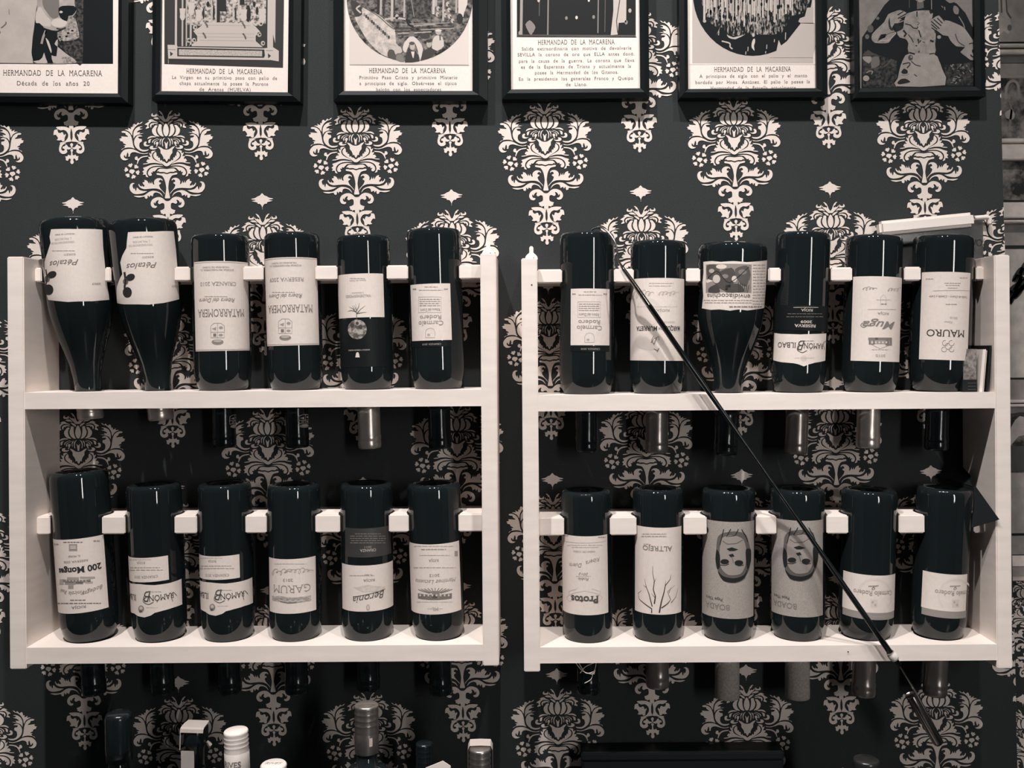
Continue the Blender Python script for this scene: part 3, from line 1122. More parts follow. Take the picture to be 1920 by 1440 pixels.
# ---- A6 B1
def rodero(key, corners, du, dv, label):
    e, d, b = make_bottle(key, label)
    q = corners
    d.label([(q[3][0], q[3][1] + 1), (q[2][0], q[2][1] + 1), (q[2][0], q[2][1] + 12), (q[3][0], q[3][1] + 12)], M_BLACKLABEL)
    d.label(corners, M_PAPER)
    d.text('CRIANZA 2010', 809 + du, 645.5 + dv, 36, 3.4, 'serif', .5)
    for (u, w) in ((778, 7), (836, 7)):
        d.greek(u + du, 542 + dv, w, 2, 2.2, .4)
    d.greek(808 + du, 538 + dv, 24, 4, .8, .4)
    d.greek(808 + du, 544 + dv, 44, 8, .8, .4)
    d.stroke([(785 + du, 557 + dv), (827 + du, 557 + dv), (827 + du, 586 + dv), (785 + du, 586 + dv), (785 + du, 557 + dv)], .7, I(.45), 1)
    for k in range(4):
        d.greek(806 + du, 561 + dv + k * 4, 38, 6, 1.1, .4, k)
    d.text('Ribera del Duero', 806 + du, 581 + dv, 38, 5.5, 'serif', .4)
    d.text('Rodero', 807 + du, 595 + dv, 42, 8, 'serif', .4)
    d.text('Carmelo', 807 + du, 606 + dv, 48, 9, 'serif', .4)
    d.stroke([(798 + du, 633 + dv), (798 + du, 622 + dv), (801 + du, 617 + dv), (807 + du, 615 + dv), (813 + du, 617 + dv), (815.5 + du, 622 + dv), (815.5 + du, 633 + dv), (798 + du, 633 + dv)], .9, I(.55), 1)
    d.ell(804 + du, 628 + dv, 3, 2.5, I(.6), 1, 8)
    finish(e, d, b)
rodero('A6', [(771, 533), (845, 533), (846, 638), (772, 639)], 0, 0, 'upturned bottle with small Carmelo Rodero label beside a bottle with a moon print')
rodero('B1', [(1070.5, 542), (1143, 542), (1142, 647), (1070, 648)], 298.5, 9, 'upturned bottle with small Carmelo Rodero label and a metal hook over its base')

# ---- B2
e, d, b = make_bottle('B2', 'upturned bottle with tall MARQUÉS DE MURRIETA label crossed by the black rod')
d.label([(1182, 524), (1283, 524), (1281, 676), (1180, 676)], M_PAPER)
d.ell(1216, 585, 24, 26, I(.92), 1, 24)
d.ell(1218, 640, 28, 16, I(.92), 1, 24)
d.greek(1240, 531, 46, 8, .8, .6); d.greek(1238, 536, 42, 8, .8, .6)
d.scribble(1252, 550, 34, 10, .6, 5, .7, 3); d.scribble(1205, 551, 36, 11, .6, 5, .7, 5)
d.text('RIOJA', 1243, 582, 26, 4.5, 'serif', .5)
d.greek(1232, 575, 76, 14, .6, .7)
d.text('RESERVA 2005', 1249, 604, 34, 3.6, 'serif', .6)
d.text('MARQUÉS', 1261, 616, 36, 9, 'serif_bold', .06)
d.text('DE', 1238, 616, 7, 4, 'serif', .2)
d.text('MURRIETA', 1211, 616, 44, 8.5, 'serif_bold', .06)
d.scribble(1228, 638, 10, 16, .25, 2, 1.0, 9)
d.stroke([(1226, 630), (1222, 638), (1227, 647)], 1.1, I(.25), 2, smooth=4)
d.stroke([(1226, 654), (1232, 657), (1236, 653), (1232, 660)], 1.3, I(.2), 2)
finish(e, d, b)

# ---- B3
e, d, b = make_bottle('B3', 'upturned sloping-shouldered bottle with torn-edge envidiacochina comic label')
d.poly([(1319, 491), (1335, 489.5), (1352, 491), (1375, 489.5), (1400, 491.5), (1420, 490), (1438, 488), (1437.5, 510), (1436, 530), (1437, 552), (1435, 576),
        (1420, 579.5), (1402, 582), (1385, 580), (1370, 582.5), (1350, 580), (1334, 581), (1316.5, 578), (1319, 555), (1317.5, 530), (1319.5, 510)], M_PAPER, 0)
d.rect(1324, 496, 1409, 549, I(.38), 1)
for pts, t in (([(1326, 498), (1345, 497), (1350, 512), (1338, 524), (1327, 520)], .12), ([(1345, 512), (1372, 502), (1380, 520), (1366, 545), (1350, 540), (1340, 528)], .1),
               ([(1378, 505), (1400, 498), (1407, 515), (1398, 536), (1385, 528)], .14), ([(1330, 540), (1345, 533), (1350, 548), (1330, 548)], .08), ([(1360, 535), (1385, 532), (1395, 546), (1362, 548)], .1)):
    d.poly(pts, I(t), 3, smooth=3)
for (u, v, rx, ry, t) in ((1353, 500, 10, 4.5, .9), (1344, 523, 7, 8, .75), (1377, 523, 5, 6, .85), (1392, 510, 8, 5, .3), (1360, 518, 6, 4, .3), (1335, 508, 5, 4, .6)):
    d.ell(u, v, rx, ry, I(t), 4, 14)
for k in range(6):
    d.stroke([(1384 + k * 4, 529 + k), (1386 + k * 3, 548)], 1.1, I(.05), 5)
d.stroke([(1326, 524), (1345, 508), (1368, 530), (1404, 500)], 1.3, I(.05), 5, smooth=4)
d.text('envidiacochina', 1365, 555, 87, 9, 'sans', .12)
for k in range(14):
    d.greek(1423, 497 + k * 5.6, 23, 4, 1.2, .42, k)
d.greek(1366, 563, 92, 14, 1.1, .42); d.greek(1366, 567.5, 88, 14, 1.1, .42); d.greek(1398, 575, 60, 9, 2.2, .3)
finish(e, d, b)

# ---- RAMÓN BILBAO
def ramon(d, u, v, k=1.0, half=46):
    d.text('RAMÓN', u + 26 * k, v + 1 * k, 42 * k, 10.5 * k, 'serif', .08)
    d.text('ILBAO', u - 27 * k, v - 1 * k, 38 * k, 10.5 * k, 'serif', .08)
    # big swash B
    d.text('B', u + 1 * k, v, 13 * k, 20 * k, 'script', .1)
    d.stroke([(u + 12 * k, v + 9 * k), (u + 3 * k, v + 13 * k), (u - 6 * k, v + 8 * k), (u - 4 * k, v - 2 * k)], 1.1, I(.12), 2, smooth=4)
    d.stroke([(u + 52 * k, v - 2 * k), (u + 46 * k, v - 8 * k), (u + 42 * k, v - 2 * k), (u + 45 * k, v + 8 * k)], 1.1, I(.12), 2, smooth=4)
    d.greek(u + 12 * k, v - 9 * k, 26 * k, 5, .8, .5)
e, d, b = make_bottle('B4', 'upturned bottle with low RAMÓN BILBAO label, above it black label reading RESERVA 2009')
d.label([(1452, 574), (1553, 574), (1551, 621), (1450, 621)], M_BLACKLABEL)
d.poly([(1449, 624), (1465, 626), (1500, 627), (1535, 626), (1549, 625), (1547, 676), (1528, 680), (1517, 683), (1507, 687), (1497, 683), (1488, 681), (1465, 679), (1447, 675)], M_PAPER, 0)
d.stroke([(1488, 576.5), (1534, 576.5)], .9, I(.7), 2)
d.text('RIOJA', 1513, 581.7, 22, 5, 'serif', .8)
d.greek(1509, 588.5, 64, 10, .8, .3); d.greek(1509, 594, 68, 10, .8, .3)
d.text('2009', 1512, 603.5, 21, 5, 'serif_bold', .8)
d.text('RESERVA', 1510, 611, 40, 5.5, 'serif_bold', .8)
ramon(d, 1501, 648)
d.ell(1507, 672, 6, 6, I(.85), 1, 14)
d.greek(1508, 671, 36, 6, .7, .65)
finish(e, d, b)

# ---- B5
e, d, b = make_bottle('B5', 'upturned bottle with tall Muga RIOJA label bearing an engraved house')
d.label([(1602, 520), (1692, 521), (1684, 679), (1593, 676)], M_PAPER)
d.scribble(1630, 541, 24, 5, .5, 4, .7, 11); d.scribble(1676, 543, 22, 8, .5, 4, .7, 12)
d.stroke([(1651, 572), (1651, 558), (1656, 552), (1661, 558), (1661, 572)], .8, I(.6), 1); d.greek(1657, 570, 10, 2, 2, .4); d.greek(1656, 562, 26, 5, .8, .6)
d.stroke([(1627, 580.5), (1680, 580.5)], .8, I(.45), 1)
d.text('RIOJA', 1656, 588, 22, 4.8, 'serif', .4)
d.text('Muga', 1650, 610, 62, 15, 'script_bold', .3)
d.stroke([(1618, 605), (1614, 610), (1620, 614), (1628, 608), (1622, 603)], 1.2, I(.3), 2, smooth=4)
for (u0, v0, u1, v1, t) in ((1628, 633, 1672, 638, .3), (1632, 638, 1668, 645, .45), (1629, 638, 1640, 646, .25), (1660, 637, 1672, 648, .3), (1641, 633, 1646, 637, .15)):
    d.rect(u0, v0, u1, v1, I(t), 1)
for k in range(5):
    d.rect(1634 + k * 6.5, 640, 1637 + k * 6.5, 644, I(.85), 3)
d.stroke([(1632, 645), (1650, 654), (1670, 646)], .9, I(.35), 1)
d.greek(1650, 655.5, 30, 6, .8, .5)
d.text('2010', 1651, 667, 18, 5, 'serif', .45)
finish(e, d, b)

# ---- B6
e, d, b = make_bottle('B6', 'upturned bottle with tall MAURO label beside the cards and folder')
d.label([(1730, 512), (1820, 511), (1813, 676), (1722, 674)], M_PAPER)
d.greek(1743, 523, 14, 3, 1.2, .45); d.greek(1806, 521, 14, 3, 1.2, .45)
for k, (v, w) in enumerate(((531, 30), (535, 26), (540, 18))):
    d.greek(1786, v, w, 6, 1, .45, k)
d.stroke([(1750, 545.5), (1818, 545)], .6, I(.45), 2)
d.text('Tudela de Duero - Castilla y León', 1781, 556.5, 72, 4.6, 'script', .25)
d.greek(1784, 570.5, 22, 5, 1.4, .45)
d.text('2010', 1788, 596, 14, 4, 'serif', .55)
d.text('Tinto', 1778, 604, 14, 4, 'script', .4)
d.text('MAURO', 1775, 625, 70, 13.5, 'serif', .06)
for (u, v, r) in ((1772, 643, 5), (1784, 643, 5), (1770, 655, 4.5), (1784, 655, 4.5), (1778, 649, 6)):
    d.stroke([(u + r * math.cos(a * .55), v + r * math.sin(a * .55)) for a in range(10)], .9, I(.45), 2, smooth=2)
finish(e, d, b)

# ---- C1
e, d, b = make_bottle('C1', 'leaning upturned bottle with blackletter 200 Monges label')
d.label([(99, 1009.6), (194, 1002), (203, 1133), (105, 1147)], M_PAPER)
d.greek(137, 1016.5, 36, 6, 1.4, .25)
d.greek(106, 1020, 9, 2, 2, .5); d.greek(181, 1014, 12, 3, 2.4, .45)
d.rect(129.5, 1020, 145, 1033, I(.45), 1); d.rect(132, 1023, 142.5, 1030, I(.7), 3)
d.stroke([(132, 1030), (137, 1023), (142, 1030)], 1, I(.2), 2)
d.text('EL MONJE', 139, 1043, 21, 3.4, 'serif', .2)
d.text('RESERVA 2000', 141, 1053, 44, 4, 'serif', .3)
d.text('200 Monges', 146.5, 1069, 82, 11.5, 'black', .04, rot=2)
for (u0, v0, u1, v1, t) in ((118, 1086, 170, 1091, .3), (126, 1082, 148, 1087, .5), (122, 1091, 142, 1096, .4), (150, 1081, 178, 1085, .5), (112, 1086, 120, 1096, .55), (128, 1097, 138, 1104, .45), (160, 1090, 174, 1094, .55), (142, 1091, 156, 1095, .25)):
    d.rect(u0, v0, u1, v1, I(t), 1)
for k in range(7):
    d.rect(124 + k * 6, 1087.5, 126 + k * 6, 1090, I(.8), 3)
s_ = 'Bodegas Vinícola Real'
d.text('Bodegas', 174, 1107, 38, 8, 'script', .3, rot=12)
d.text('Vinícola', 143, 1112, 28, 8, 'script', .3, rot=0)
d.text('Real', 119, 1109, 17, 8, 'script', .3, rot=-10)
d.greek(147, 1125, 30, 4, 1.4, .2); d.greek(148, 1131, 82, 14, 1.6, .2)
d.text('RIOJA', 147, 1138.5, 27, 5, 'serif', .25)
finish(e, d, b)

# ---- C2 C3
def bilbao(key, du, dv, label):
    e, d, b = make_bottle(key, label)
    d.label([(238, 1039), (315, 1041), (316.5, 1084), (241, 1086)], M_PAPER)
    d.poly([(240.5, 1089), (262, 1095), (290, 1097), (318, 1093), (340, 1085), (341.5, 1133), (325, 1139), (305, 1145), (290, 1149), (283, 1154), (271, 1157.5), (259, 1155), (252, 1150), (243, 1144)], M_PAPER, 0) if not du else \
        d.poly([(p + du, q + dv) for (p, q) in [(240.5, 1089), (262, 1095), (290, 1097), (318, 1093), (340, 1085), (341.5, 1133), (325, 1139), (305, 1145), (290, 1149), (283, 1154), (271, 1157.5), (259, 1155), (252, 1150), (243, 1144)]], M_PAPER, 0)
    d.text('RIOJA', 264 + du, 1055 + dv, 18, 4.4, 'serif', .5)
    d.greek(272 + du, 1064 + dv, 56, 9, 1, .5); d.greek(272 + du, 1068.5 + dv, 66, 9, 1, .5); d.greek(263 + du, 1049 + dv, 40, 9, .7, .6)
    d.text('CRIANZA 2010', 272 + du, 1082 + dv, 46, 5, 'serif', .45)
    ramon(d, 275 + du, 1119 + dv, 1.08)
    d.ell(265 + du, 1141.5 + dv, 5.5, 6.5, I(.35), 1, 14); d.ell(265 + du, 1140 + dv, 3, 3.4, I(.8), 3, 10); d.ell(264 + du, 1146 + dv, 3, 1.6, I(.15), 3, 8)
    d.greek(285 + du, 1139 + dv, 22, 4, .7, .7)
    finish(e, d, b)
def bilbao_fix(key, du, dv, label):
    bilbao(key, du, dv, label)
e_spec = [('C2', 0, 0, 'upturned bottle with split RAMÓN BILBAO Crianza label next to the leaning 200 Monges bottle'),
          ('C3', 133.5, -3, 'upturned bottle with split RAMÓN BILBAO Crianza label next to the GARUM bottle')]
_orig_label = Draw.label
for (k, du, dv, lb) in e_spec:
    if du:
        Draw.label = lambda self, c, m, layer=0, du=du, dv=dv: _orig_label(self, [(p + du, q + dv) for (p, q) in c], m, layer)
    bilbao(k, du, dv, lb)
    Draw.label = _orig_label

# ---- C4
e, d, b = make_bottle('C4', 'upturned bottle with GARUM 2013 label showing a misty landscape')
d.label([(504, 1042), (590, 1044), (594, 1144), (507, 1144)], M_PAPER)
d.greek(545, 1057, 60, 9, .8, .65)
d.scribble(560, 1070, 48, 8, .55, 6, .8, 21); d.scribble(526, 1072, 30, 8, .55, 4, .8, 22)
d.text('2013', 540, 1088, 18, 5.4, 'serif', .35)
d.text('GARUM', 545.5, 1105, 74, 15, 'serif_light', .4)
M_MIST = printed('misty_landscape_print', grey(.3), grey(.85), 220, (1, 1, 3), .35, .65)
d.poly([(511, 1117), (530, 1118), (550, 1120), (583, 1116), (583, 1126), (565, 1129), (545, 1131), (530, 1129), (511, 1125)], M_MIST, 1)
d.stroke([(526, 1127), (540, 1130), (556, 1129)], 1.6, I(.3), 3)
d.greek(545, 1122, 66, 12, 1.3, .5)
finish(e, d, b)

# ---- C5
e, d, b = make_bottle('C5', 'upturned bottle with white Beronia RIOJA label below a dark grey label')
M_DGREY = mat('dark_grey_label_paper', grey(.05), .45)
d.label([(647, 986), (733, 986), (733, 1040), (648, 1040)], M_DGREY)
d.label([(641, 1055), (738, 1050), (738, 1135), (643, 1140)], M_PAPER)
for k, w in enumerate((48, 66, 66, 62, 66)):
    d.greek(690, 1001 + k * 4.2, w, 9, 1.3, .3, k)
d.text('2011', 690, 1026, 13, 4, 'serif', .5)
d.text('CRIANZA', 690, 1032, 30, 5, 'serif_bold', .6)
d.greek(679, 1079, 46, 8, 1, .5); d.greek(691, 1077, 14, 3, .8, .6)
d.text('RIOJA', 692, 1088, 22, 5, 'serif', .35)
M_FAINT = printed('faint_landscape_print', grey(.68), grey(.97), 180, (1, 1, 3), .35, .65)
d.poly([(662, 1101), (690, 1096), (722, 1100), (715, 1108), (680, 1110)], M_FAINT, 1)
d.text('Beronia', 692, 1121, 62, 14, 'script', .1, rot=8)
d.stroke([(662, 1119), (690, 1114), (722, 1104)], 1.2, I(.15), 2, smooth=4)
d.ell(690, 1139, 3.5, 6, I(.6), 1, 12); d.ell(690, 1139, 1.8, 4, I(.85), 3, 10)
finish(e, d, b)

# ---- C6
e, d, b = make_bottle('C6', 'upturned bottle with tall Martínez Lacuesta 2012 label showing a winery')
d.label([(766.5, 1016), (860, 1010.5), (865, 1140), (773, 1147)], M_PAPER)
d.greek(813, 1024, 72, 10, 1, .55); d.greek(813, 1030, 46, 8, 1.4, .4); d.greek(815, 1041, 56, 10, .8, .5)
d.rect(852, 1033, 858, 1043, I(.45), 1)
d.text('RIOJA', 813, 1051, 19, 5, 'serif', .4)
d.greek(815, 1064, 78, 10, 1, .55)
d.text('2012', 814.5, 1079, 19, 5, 'serif', .35)
d.text('Martínez Lacuesta', 816, 1091, 84, 8, 'script', .45)
for k in range(11):
    a = (k - 5) * .16
    d.stroke([(816 + math.sin(a) * 14, 1115 - math.cos(a) * 4), (816 + math.sin(a) * 44, 1105 - math.cos(a) * 3 + abs(k - 5) * .4)], 1.5, I(.3), 1)
d.rect(784, 1112, 847, 1122, I(.25), 1); d.rect(810, 1108, 824, 1122, I(.35), 1)
for k in range(8):
    d.rect(787 + k * 7.5, 1114, 790 + k * 7.5, 1118, I(.8), 3)
d.greek(815, 1128, 66, 9, 1.2, .8)
d.text('ML', 816, 1142, 12, 7, 'serif_light', .4); d.greek(816, 1141, 28, 4, .7, .6)
finish(e, d, b)

# ---- D1
e, d, b = make_bottle('D1', 'upturned bottle with tall cream blackletter Protos label')
d.label([(1054, 998), (1139.5, 1002), (1139, 1145), (1054, 1146)], M_PAPER)
d.greek(1061, 1004, 10, 2, 1.6, .5); d.greek(1128, 1007, 14, 3, 1.8, .45)
d.stroke([(1058, 1014), (1097, 1018), (1136, 1014)], .6, I(.5), 1); d.greek(1097, 1022, 66, 10, .8, .6); d.greek(1097, 1026, 50, 9, .8, .6)
d.text('RIBERA DEL DUERO', 1095, 1034.5, 42, 3.6, 'serif', .5)
d.text('Ribera', 1112, 1052, 28, 8, 'script', .4, rot=14); d.text('Duero', 1079, 1060, 26, 8, 'script', .4, rot=4)
d.text('2012', 1094, 1076.5, 18, 5, 'script', .3)
d.stroke([(1080, 1080.5), (1108, 1080.5)], .6, I(.4), 1)
d.text('Roble', 1094, 1086, 20, 5.5, 'script', .25)
d.text('Protos', 1096, 1125, 54, 14, 'black', .12)
for sgn in (-1, 1):
    d.stroke([(1096, 1108), (1096 + sgn * 20, 1112), (1096 + sgn * 33, 1120), (1096 + sgn * 26, 1128), (1096 + sgn * 24, 1120), (1096 + sgn * 30, 1110), (1096 + sgn * 14, 1104)], .8, I(.7), 1, smooth=4)
finish(e, d, b)

# ---- D2
e, d, b = make_bottle('D2', 'upturned bottle with tall ALTREJO label showing bare black branches')
d.label([(1191, 985), (1278, 984), (1276, 1145), (1191, 1146)], M_PAPER)
d.greek(1227, 1001, 44, 7, 1.6, .55); d.greek(1226, 1005.5, 46, 7, 1.6, .5); d.greek(1212, 1020, 10, 2, 1.2, .5)
d.text('ALTREJO', 1233, 1029, 58, 9.5, 'serif', .25)
for q, w in (([(1222, 1149), (1222, 1141), (1208, 1131), (1199, 1123), (1197, 1112), (1203, 1107)], 2.2), ([(1227, 1132), (1229, 1118), (1225, 1105), (1227, 1090), (1224, 1075), (1224, 1061)], 2.4),
             ([(1223, 1137), (1217, 1113), (1212, 1100), (1209, 1085)], 2.0), ([(1236, 1149), (1240, 1128), (1245, 1110), (1247, 1098), (1256, 1086), (1258, 1077)], 2.6),
             ([(1240, 1140), (1252, 1131), (1257, 1124), (1251, 1109), (1265, 1097)], 2.0), ([(1258, 1130), (1267, 1118), (1271, 1101)], 1.2), ([(1226, 1092), (1231, 1084)], 1.2), ([(1247, 1099), (1248, 1088)], 1.2),
             ([(1212, 1101), (1206, 1096)], 1.0), ([(1254, 1112), (1258, 1100)], 1.0), ([(1228, 1120), (1221, 1112)], 1.2)):
    d.stroke(q, w, I(.05), 2, taper=True)
finish(e, d, b)

# ---- D3 D4
def boada(key, corners, du, dv, label):
    e, d, b = make_bottle(key, label)
    d.label(corners, M_KRAFT)
    K1, K2, K3 = I(.02), I(.42), I(.16)
    c = lambda pts: [(p + du, q + dv) for (p, q) in pts]
    d.poly(c([(1345, 1010), (1343, 1040), (1345, 1065), (1352, 1082), (1372, 1091), (1392, 1086), (1404, 1068), (1408, 1040), (1402, 1012), (1396, 1000), (1376, 996), (1354, 1000)]), K3, 1, smooth=3)
    d.poly(c([(1352, 1012), (1349, 1045), (1353, 1066), (1366, 1078), (1388, 1076), (1397, 1060), (1399, 1035), (1394, 1012), (1378, 1004), (1362, 1005)]), K2, 3, smooth=3)
    d.poly(c([(1346, 1070), (1356, 1080), (1376, 1084), (1394, 1078), (1401, 1066), (1396, 1083), (1378, 1092), (1356, 1088)]), K1, 4, smooth=3)
    d.poly(c([(1344, 1030), (1350, 1040), (1350, 1062), (1345, 1066), (1342, 1048)]), K1, 4, smooth=3)
    d.poly(c([(1398, 1030), (1407, 1030), (1407, 1052), (1401, 1068), (1398, 1050)]), K1, 4, smooth=3)
    d.ell(1359 + du, 1053 + dv, 8, 5, K1, 4, 14); d.ell(1385 + du, 1055 + dv, 8, 5, K1, 4, 14)
    d.stroke(c([(1351, 1059), (1360, 1060), (1367, 1057)]), 1.4, K1, 4); d.stroke(c([(1378, 1058), (1385, 1061), (1394, 1059)]), 1.4, K1, 4)
    d.poly(c([(1366, 1040), (1374, 1038), (1377, 1043), (1370, 1045)]), K1, 4)
    d.poly(c([(1362, 1029), (1372, 1026), (1384, 1030), (1376, 1033), (1368, 1033)]), K1, 4)
    d.stroke(c([(1372, 1043), (1375, 1056)]), 1.2, K3, 4)
    d.stroke(c([(1355, 1014), (1364, 1020), (1380, 1019), (1392, 1012)]), 1.3, K3, 4)
    for q in ([(1357, 992), (1353, 1010), (1350, 1022)], [(1370, 992), (1362, 1006), (1378, 1004), (1384, 992)], [(1390, 992), (1398, 1006), (1402, 1016)]):
        d.stroke(c(q), 1.5, K1, 4)
    d.ell(1325 + du * .95, 994 + dv, 4, 6.5, K1, 1, 14)
    d.text('Pepe Yllera', 1338 + du, 1122 + dv, 36, 6, 'serif', .08)
    d.text('BOADA', 1343 + du, 1137 + dv, 50, 11, 'serif', .28)
    finish(e, d, b)
boada('D3', [(1317, 971), (1414, 974), (1412, 1151), (1316, 1151)], 0, 0, 'upturned bottle with brown-grey kraft BOADA face label beside the ALTREJO bottle')
boada('D4', [(1446, 970), (1543, 972), (1542, 1150), (1444, 1148)], 126, -3, 'upturned bottle with brown-grey kraft BOADA face label crossed by the black rod')

# ---- D5 D6
M_BAND = mat('grey_label_band', grey(.38), .6)
def nueve(key, corners, du, dv, label):
    e, d, b = make_bottle(key, label)
    q = corners
    d.label(corners, M_PAPER)
    d.label([(q[3][0], q[3][1]), (q[2][0], q[2][1]), (q[2][0], q[2][1] + 13), (q[3][0], q[3][1] + 13)], M_BAND)
    d.stroke([(1639 + du + 32 * math.cos(math.radians(a)), 1118 + dv + 32 * math.sin(math.radians(a))) for a in range(140, 401, 20)], 4, I(.93), 1)
    d.text('9', 1638 + du, 1102 + dv, 7, 9, 'script', .35)
    d.stroke([(1628 + du, 1099 + dv), (1647 + du, 1098 + dv)], 1.5, I(.35), 2)
    d.text('Carmelo Rodero', 1640 + du, 1113 + dv, 76, 9.5, 'serif', .4)
    d.rect(1632 + du, 1124 + dv, 1645 + du, 1139 + dv, I(.87), 1); d.ell(1636 + du, 1129 + dv, 2, 2.4, I(.6), 3, 8); d.ell(1641 + du, 1134 + dv, 2, 2.4, I(.6), 3, 8)
    d.text('CRIANZA', 1650 + du, 1157 + dv, 28, 3.6, 'serif', .55)
    finish(e, d, b)
nueve('D5', [(1581, 1069), (1679, 1074), (1676, 1143), (1580, 1139)], 0, 0, 'upturned bottle with short white Carmelo Rodero 9 label beside a kraft face label')
nueve('D6', [(1729.5, 1072), (1813, 1073), (1811, 1142), (1728, 1140)], 153, 0, 'upturned bottle with short white Carmelo Rodero 9 label beside a slanting black card')

# small crests stamped on two black capsules
for key, (u, v) in (('A3', (416, 794)), ('A4', (553, 793))):
    b = BOT[key]
    caps = [c for c in b['obj'].children if c.name.startswith('capsule')][0]
    dd = Draw(bottle_conv(b), 1 / 1400.0, .0035)
    crest(dd, u, v, 12, 26, .5)
    dd.build('crest', lambda x, z, l, b=b: (lambda R, a: Vector((R * math.sin(a), -R * math.cos(a), z)))(radius_at(b, z) + .0011 + .0001 * l, x / b['R'] * b['R'] / radius_at(b, z)), caps)

# ================================================================== PICTURES
def make_frame(u0, u1, vb, paper, tilt_deg, label, top_v=-185, depth=.022, lip=None):
    """frame outline u0..u1, bottom vb; paper = (u0, u1, vbottom) of the sheet opening; returns draw kit on the sheet"""
    cu_, cv_ = (u0 + u1) / 2, vb
    c = P(cu_, cv_, depth)
    e = empty('picture_frame', c)
    e.rotation_euler = (0, math.radians(tilt_deg), 0)
    tag(e, label, 'picture frame', 'black picture frames above the racks')
    s = S_at(depth)
    X0, X1 = (u0 - cu_) / s, (u1 - cu_) / s
    Z0, Z1 = 0, (vb - top_v) / s
    x0, x1, z0 = (paper[0] - cu_) / s, (paper[1] - cu_) / s, (vb - paper[2]) / s
    z1 = Z1 - z0
    yf, yb = 0, depth - .001
    bm = bmesh.new()
    def quad(a):
        return bm.faces.new([bm.verts.new(p) for p in a])
    outer = [(X0, Z0), (X1, Z0), (X1, Z1), (X0, Z1)]
    inner = [(x0, z0), (x1, z0), (x1, z1), (x0, z1)]
    k = .55
    midl = [(o[0] + (i[0] - o[0]) * k, o[1] + (i[1] - o[1]) * k) for o, i in zip(outer, inner)]
    for i in range(4):
        j = (i + 1) % 4
        O, Oj, M, Mj, N, Nj = outer[i], outer[j], midl[i], midl[j], inner[i], inner[j]
        quad([(O[0], yb, O[1]), (Oj[0], yb, Oj[1]), (Oj[0], yf + .003, Oj[1]), (O[0], yf + .003, O[1])])
        quad([(O[0], yf + .003, O[1]), (Oj[0], yf + .003, Oj[1]), (Mj[0], yf, Mj[1]), (M[0], yf, M[1])])
        quad([(M[0], yf, M[1]), (Mj[0], yf, Mj[1]), (Nj[0], yf + .004, Nj[1]), (N[0], yf + .004, N[1])])
        quad([(N[0], yf + .004, N[1]), (Nj[0], yf + .004, Nj[1]), (Nj[0], yb, Nj[1]), (N[0], yb, N[1])])
        quad([(O[0], yb, O[1]), (N[0], yb, N[1]), (Nj[0], yb, Nj[1]), (Oj[0], yb, Oj[1])])
    bmesh.ops.remove_doubles(bm, verts=bm.verts, dist=1e-6)
    from_bm('frame', bm, (M_FRAME,), e)
    ys = .009
    ss = S_at(depth - ys)
    sheet = mesh('sheet', [(x0 - .002, ys, z0 - .008), (x1 + .002, ys, z0 - .008), (x1 + .002, ys, z1), (x0 - .002, ys, z1),
                           (x0 - .002, ys + .002, z0 - .008), (x1 + .002, ys + .002, z0 - .008), (x1 + .002, ys + .002, z1), (x0 - .002, ys + .002, z1)],
                 [(0, 1, 2, 3), (7, 6, 5, 4), (0, 4, 5, 1), (1, 5, 6, 2), (2, 6, 7, 3), (3, 7, 4, 0)], (M_PAPER,), e)
    inv = (Matrix.Translation(c) @ Matrix.Rotation(math.radians(tilt_deg), 4, 'Y')).inverted()
    def conv(u, v):
        q = inv @ P(u, v, depth - ys)
        return (q.x, q.z)
    d = Draw(conv, 1 / ss)
    def build(nm, items):
        dd = Draw(conv, 1 / ss)
        dd.items = items
        return dd.build(nm, lambda x, z, l: Vector((x, ys - .0002 - .00004 * l, z)), sheet)
    return e, d, build, (x0, x1, z0, z1)

def done(d, build):
    build('photograph', [i for i in d.items if i[3] != 2])
    t = [i for i in d.items if i[3] == 2]
    if t:
        build('lettering', t)

TITLE = 'HERMANDAD DE LA MACARENA'
def caption(d, u, v, w, h, lines, slope=0):
    d.text(TITLE, u, v, w, h, 'serif_caption', .12)
    for (s, uu, vv, ww, hh) in lines:
        d.text(s, uu, vv, ww, hh, 'serif_caption', .12)


def zoomed(d, ox, oy, k):
    """shape helpers in the coordinates of an enlarged crop of the photograph"""
    q = lambda pts: [(ox + x * k, oy + y * k) for (x, y) in pts]
    def pl(pts, m, l, sm=0):
        d.poly(q(pts), I(m) if isinstance(m, float) else m, l, smooth=sm)
    def st(pts, w, m, l, sm=0):
        d.stroke(q(pts), w * k, I(m) if isinstance(m, float) else m, l, smooth=sm)
    def el(x, y, rx, ry, m, l, n=16):
        d.ell(ox + x * k, oy + y * k, rx * k, ry * k, I(m) if isinstance(m, float) else m, l, n)
    return pl, st, el

# 1: head in profile
e, d, build, _ = make_frame(-42, 238, 191, (-22, 218.5, 173), 0.75, 'framed photo of a veiled head captioned Década de los años 20')
d.rect(-16, -160, 212, 119.5, I(0.0), 1)
pl, st, el = zoomed(d, 0, 0, .125)
M_FACE = printed('face_print', grey(.36), grey(.56), 40, lo=.35, hi=.65, detail=2)
M_LACE = printed('lace_print', grey(.12), grey(.5), 300, lo=.36, hi=.6)
M_VEIL = printed('dark_veil_print', grey(.004), grey(.09), 260, lo=.42, hi=.62)
pl([(-130, -1200), (575, -1200), (560, 60), (530, 240), (520, 360), (490, 600), (475, 800), (490, 880), (500, 955), (-130, 948)], printed('pale_veil_print', grey(.48), grey(.6), 25, lo=.3, hi=.7), 3)
pl([(1010, 250), (1100, -200), (1240, -200), (1250, 300), (1240, 945), (1150, 945), (1000, 800), (870, 660), (860, 480), (980, 430)], M_VEIL, 3, 2)
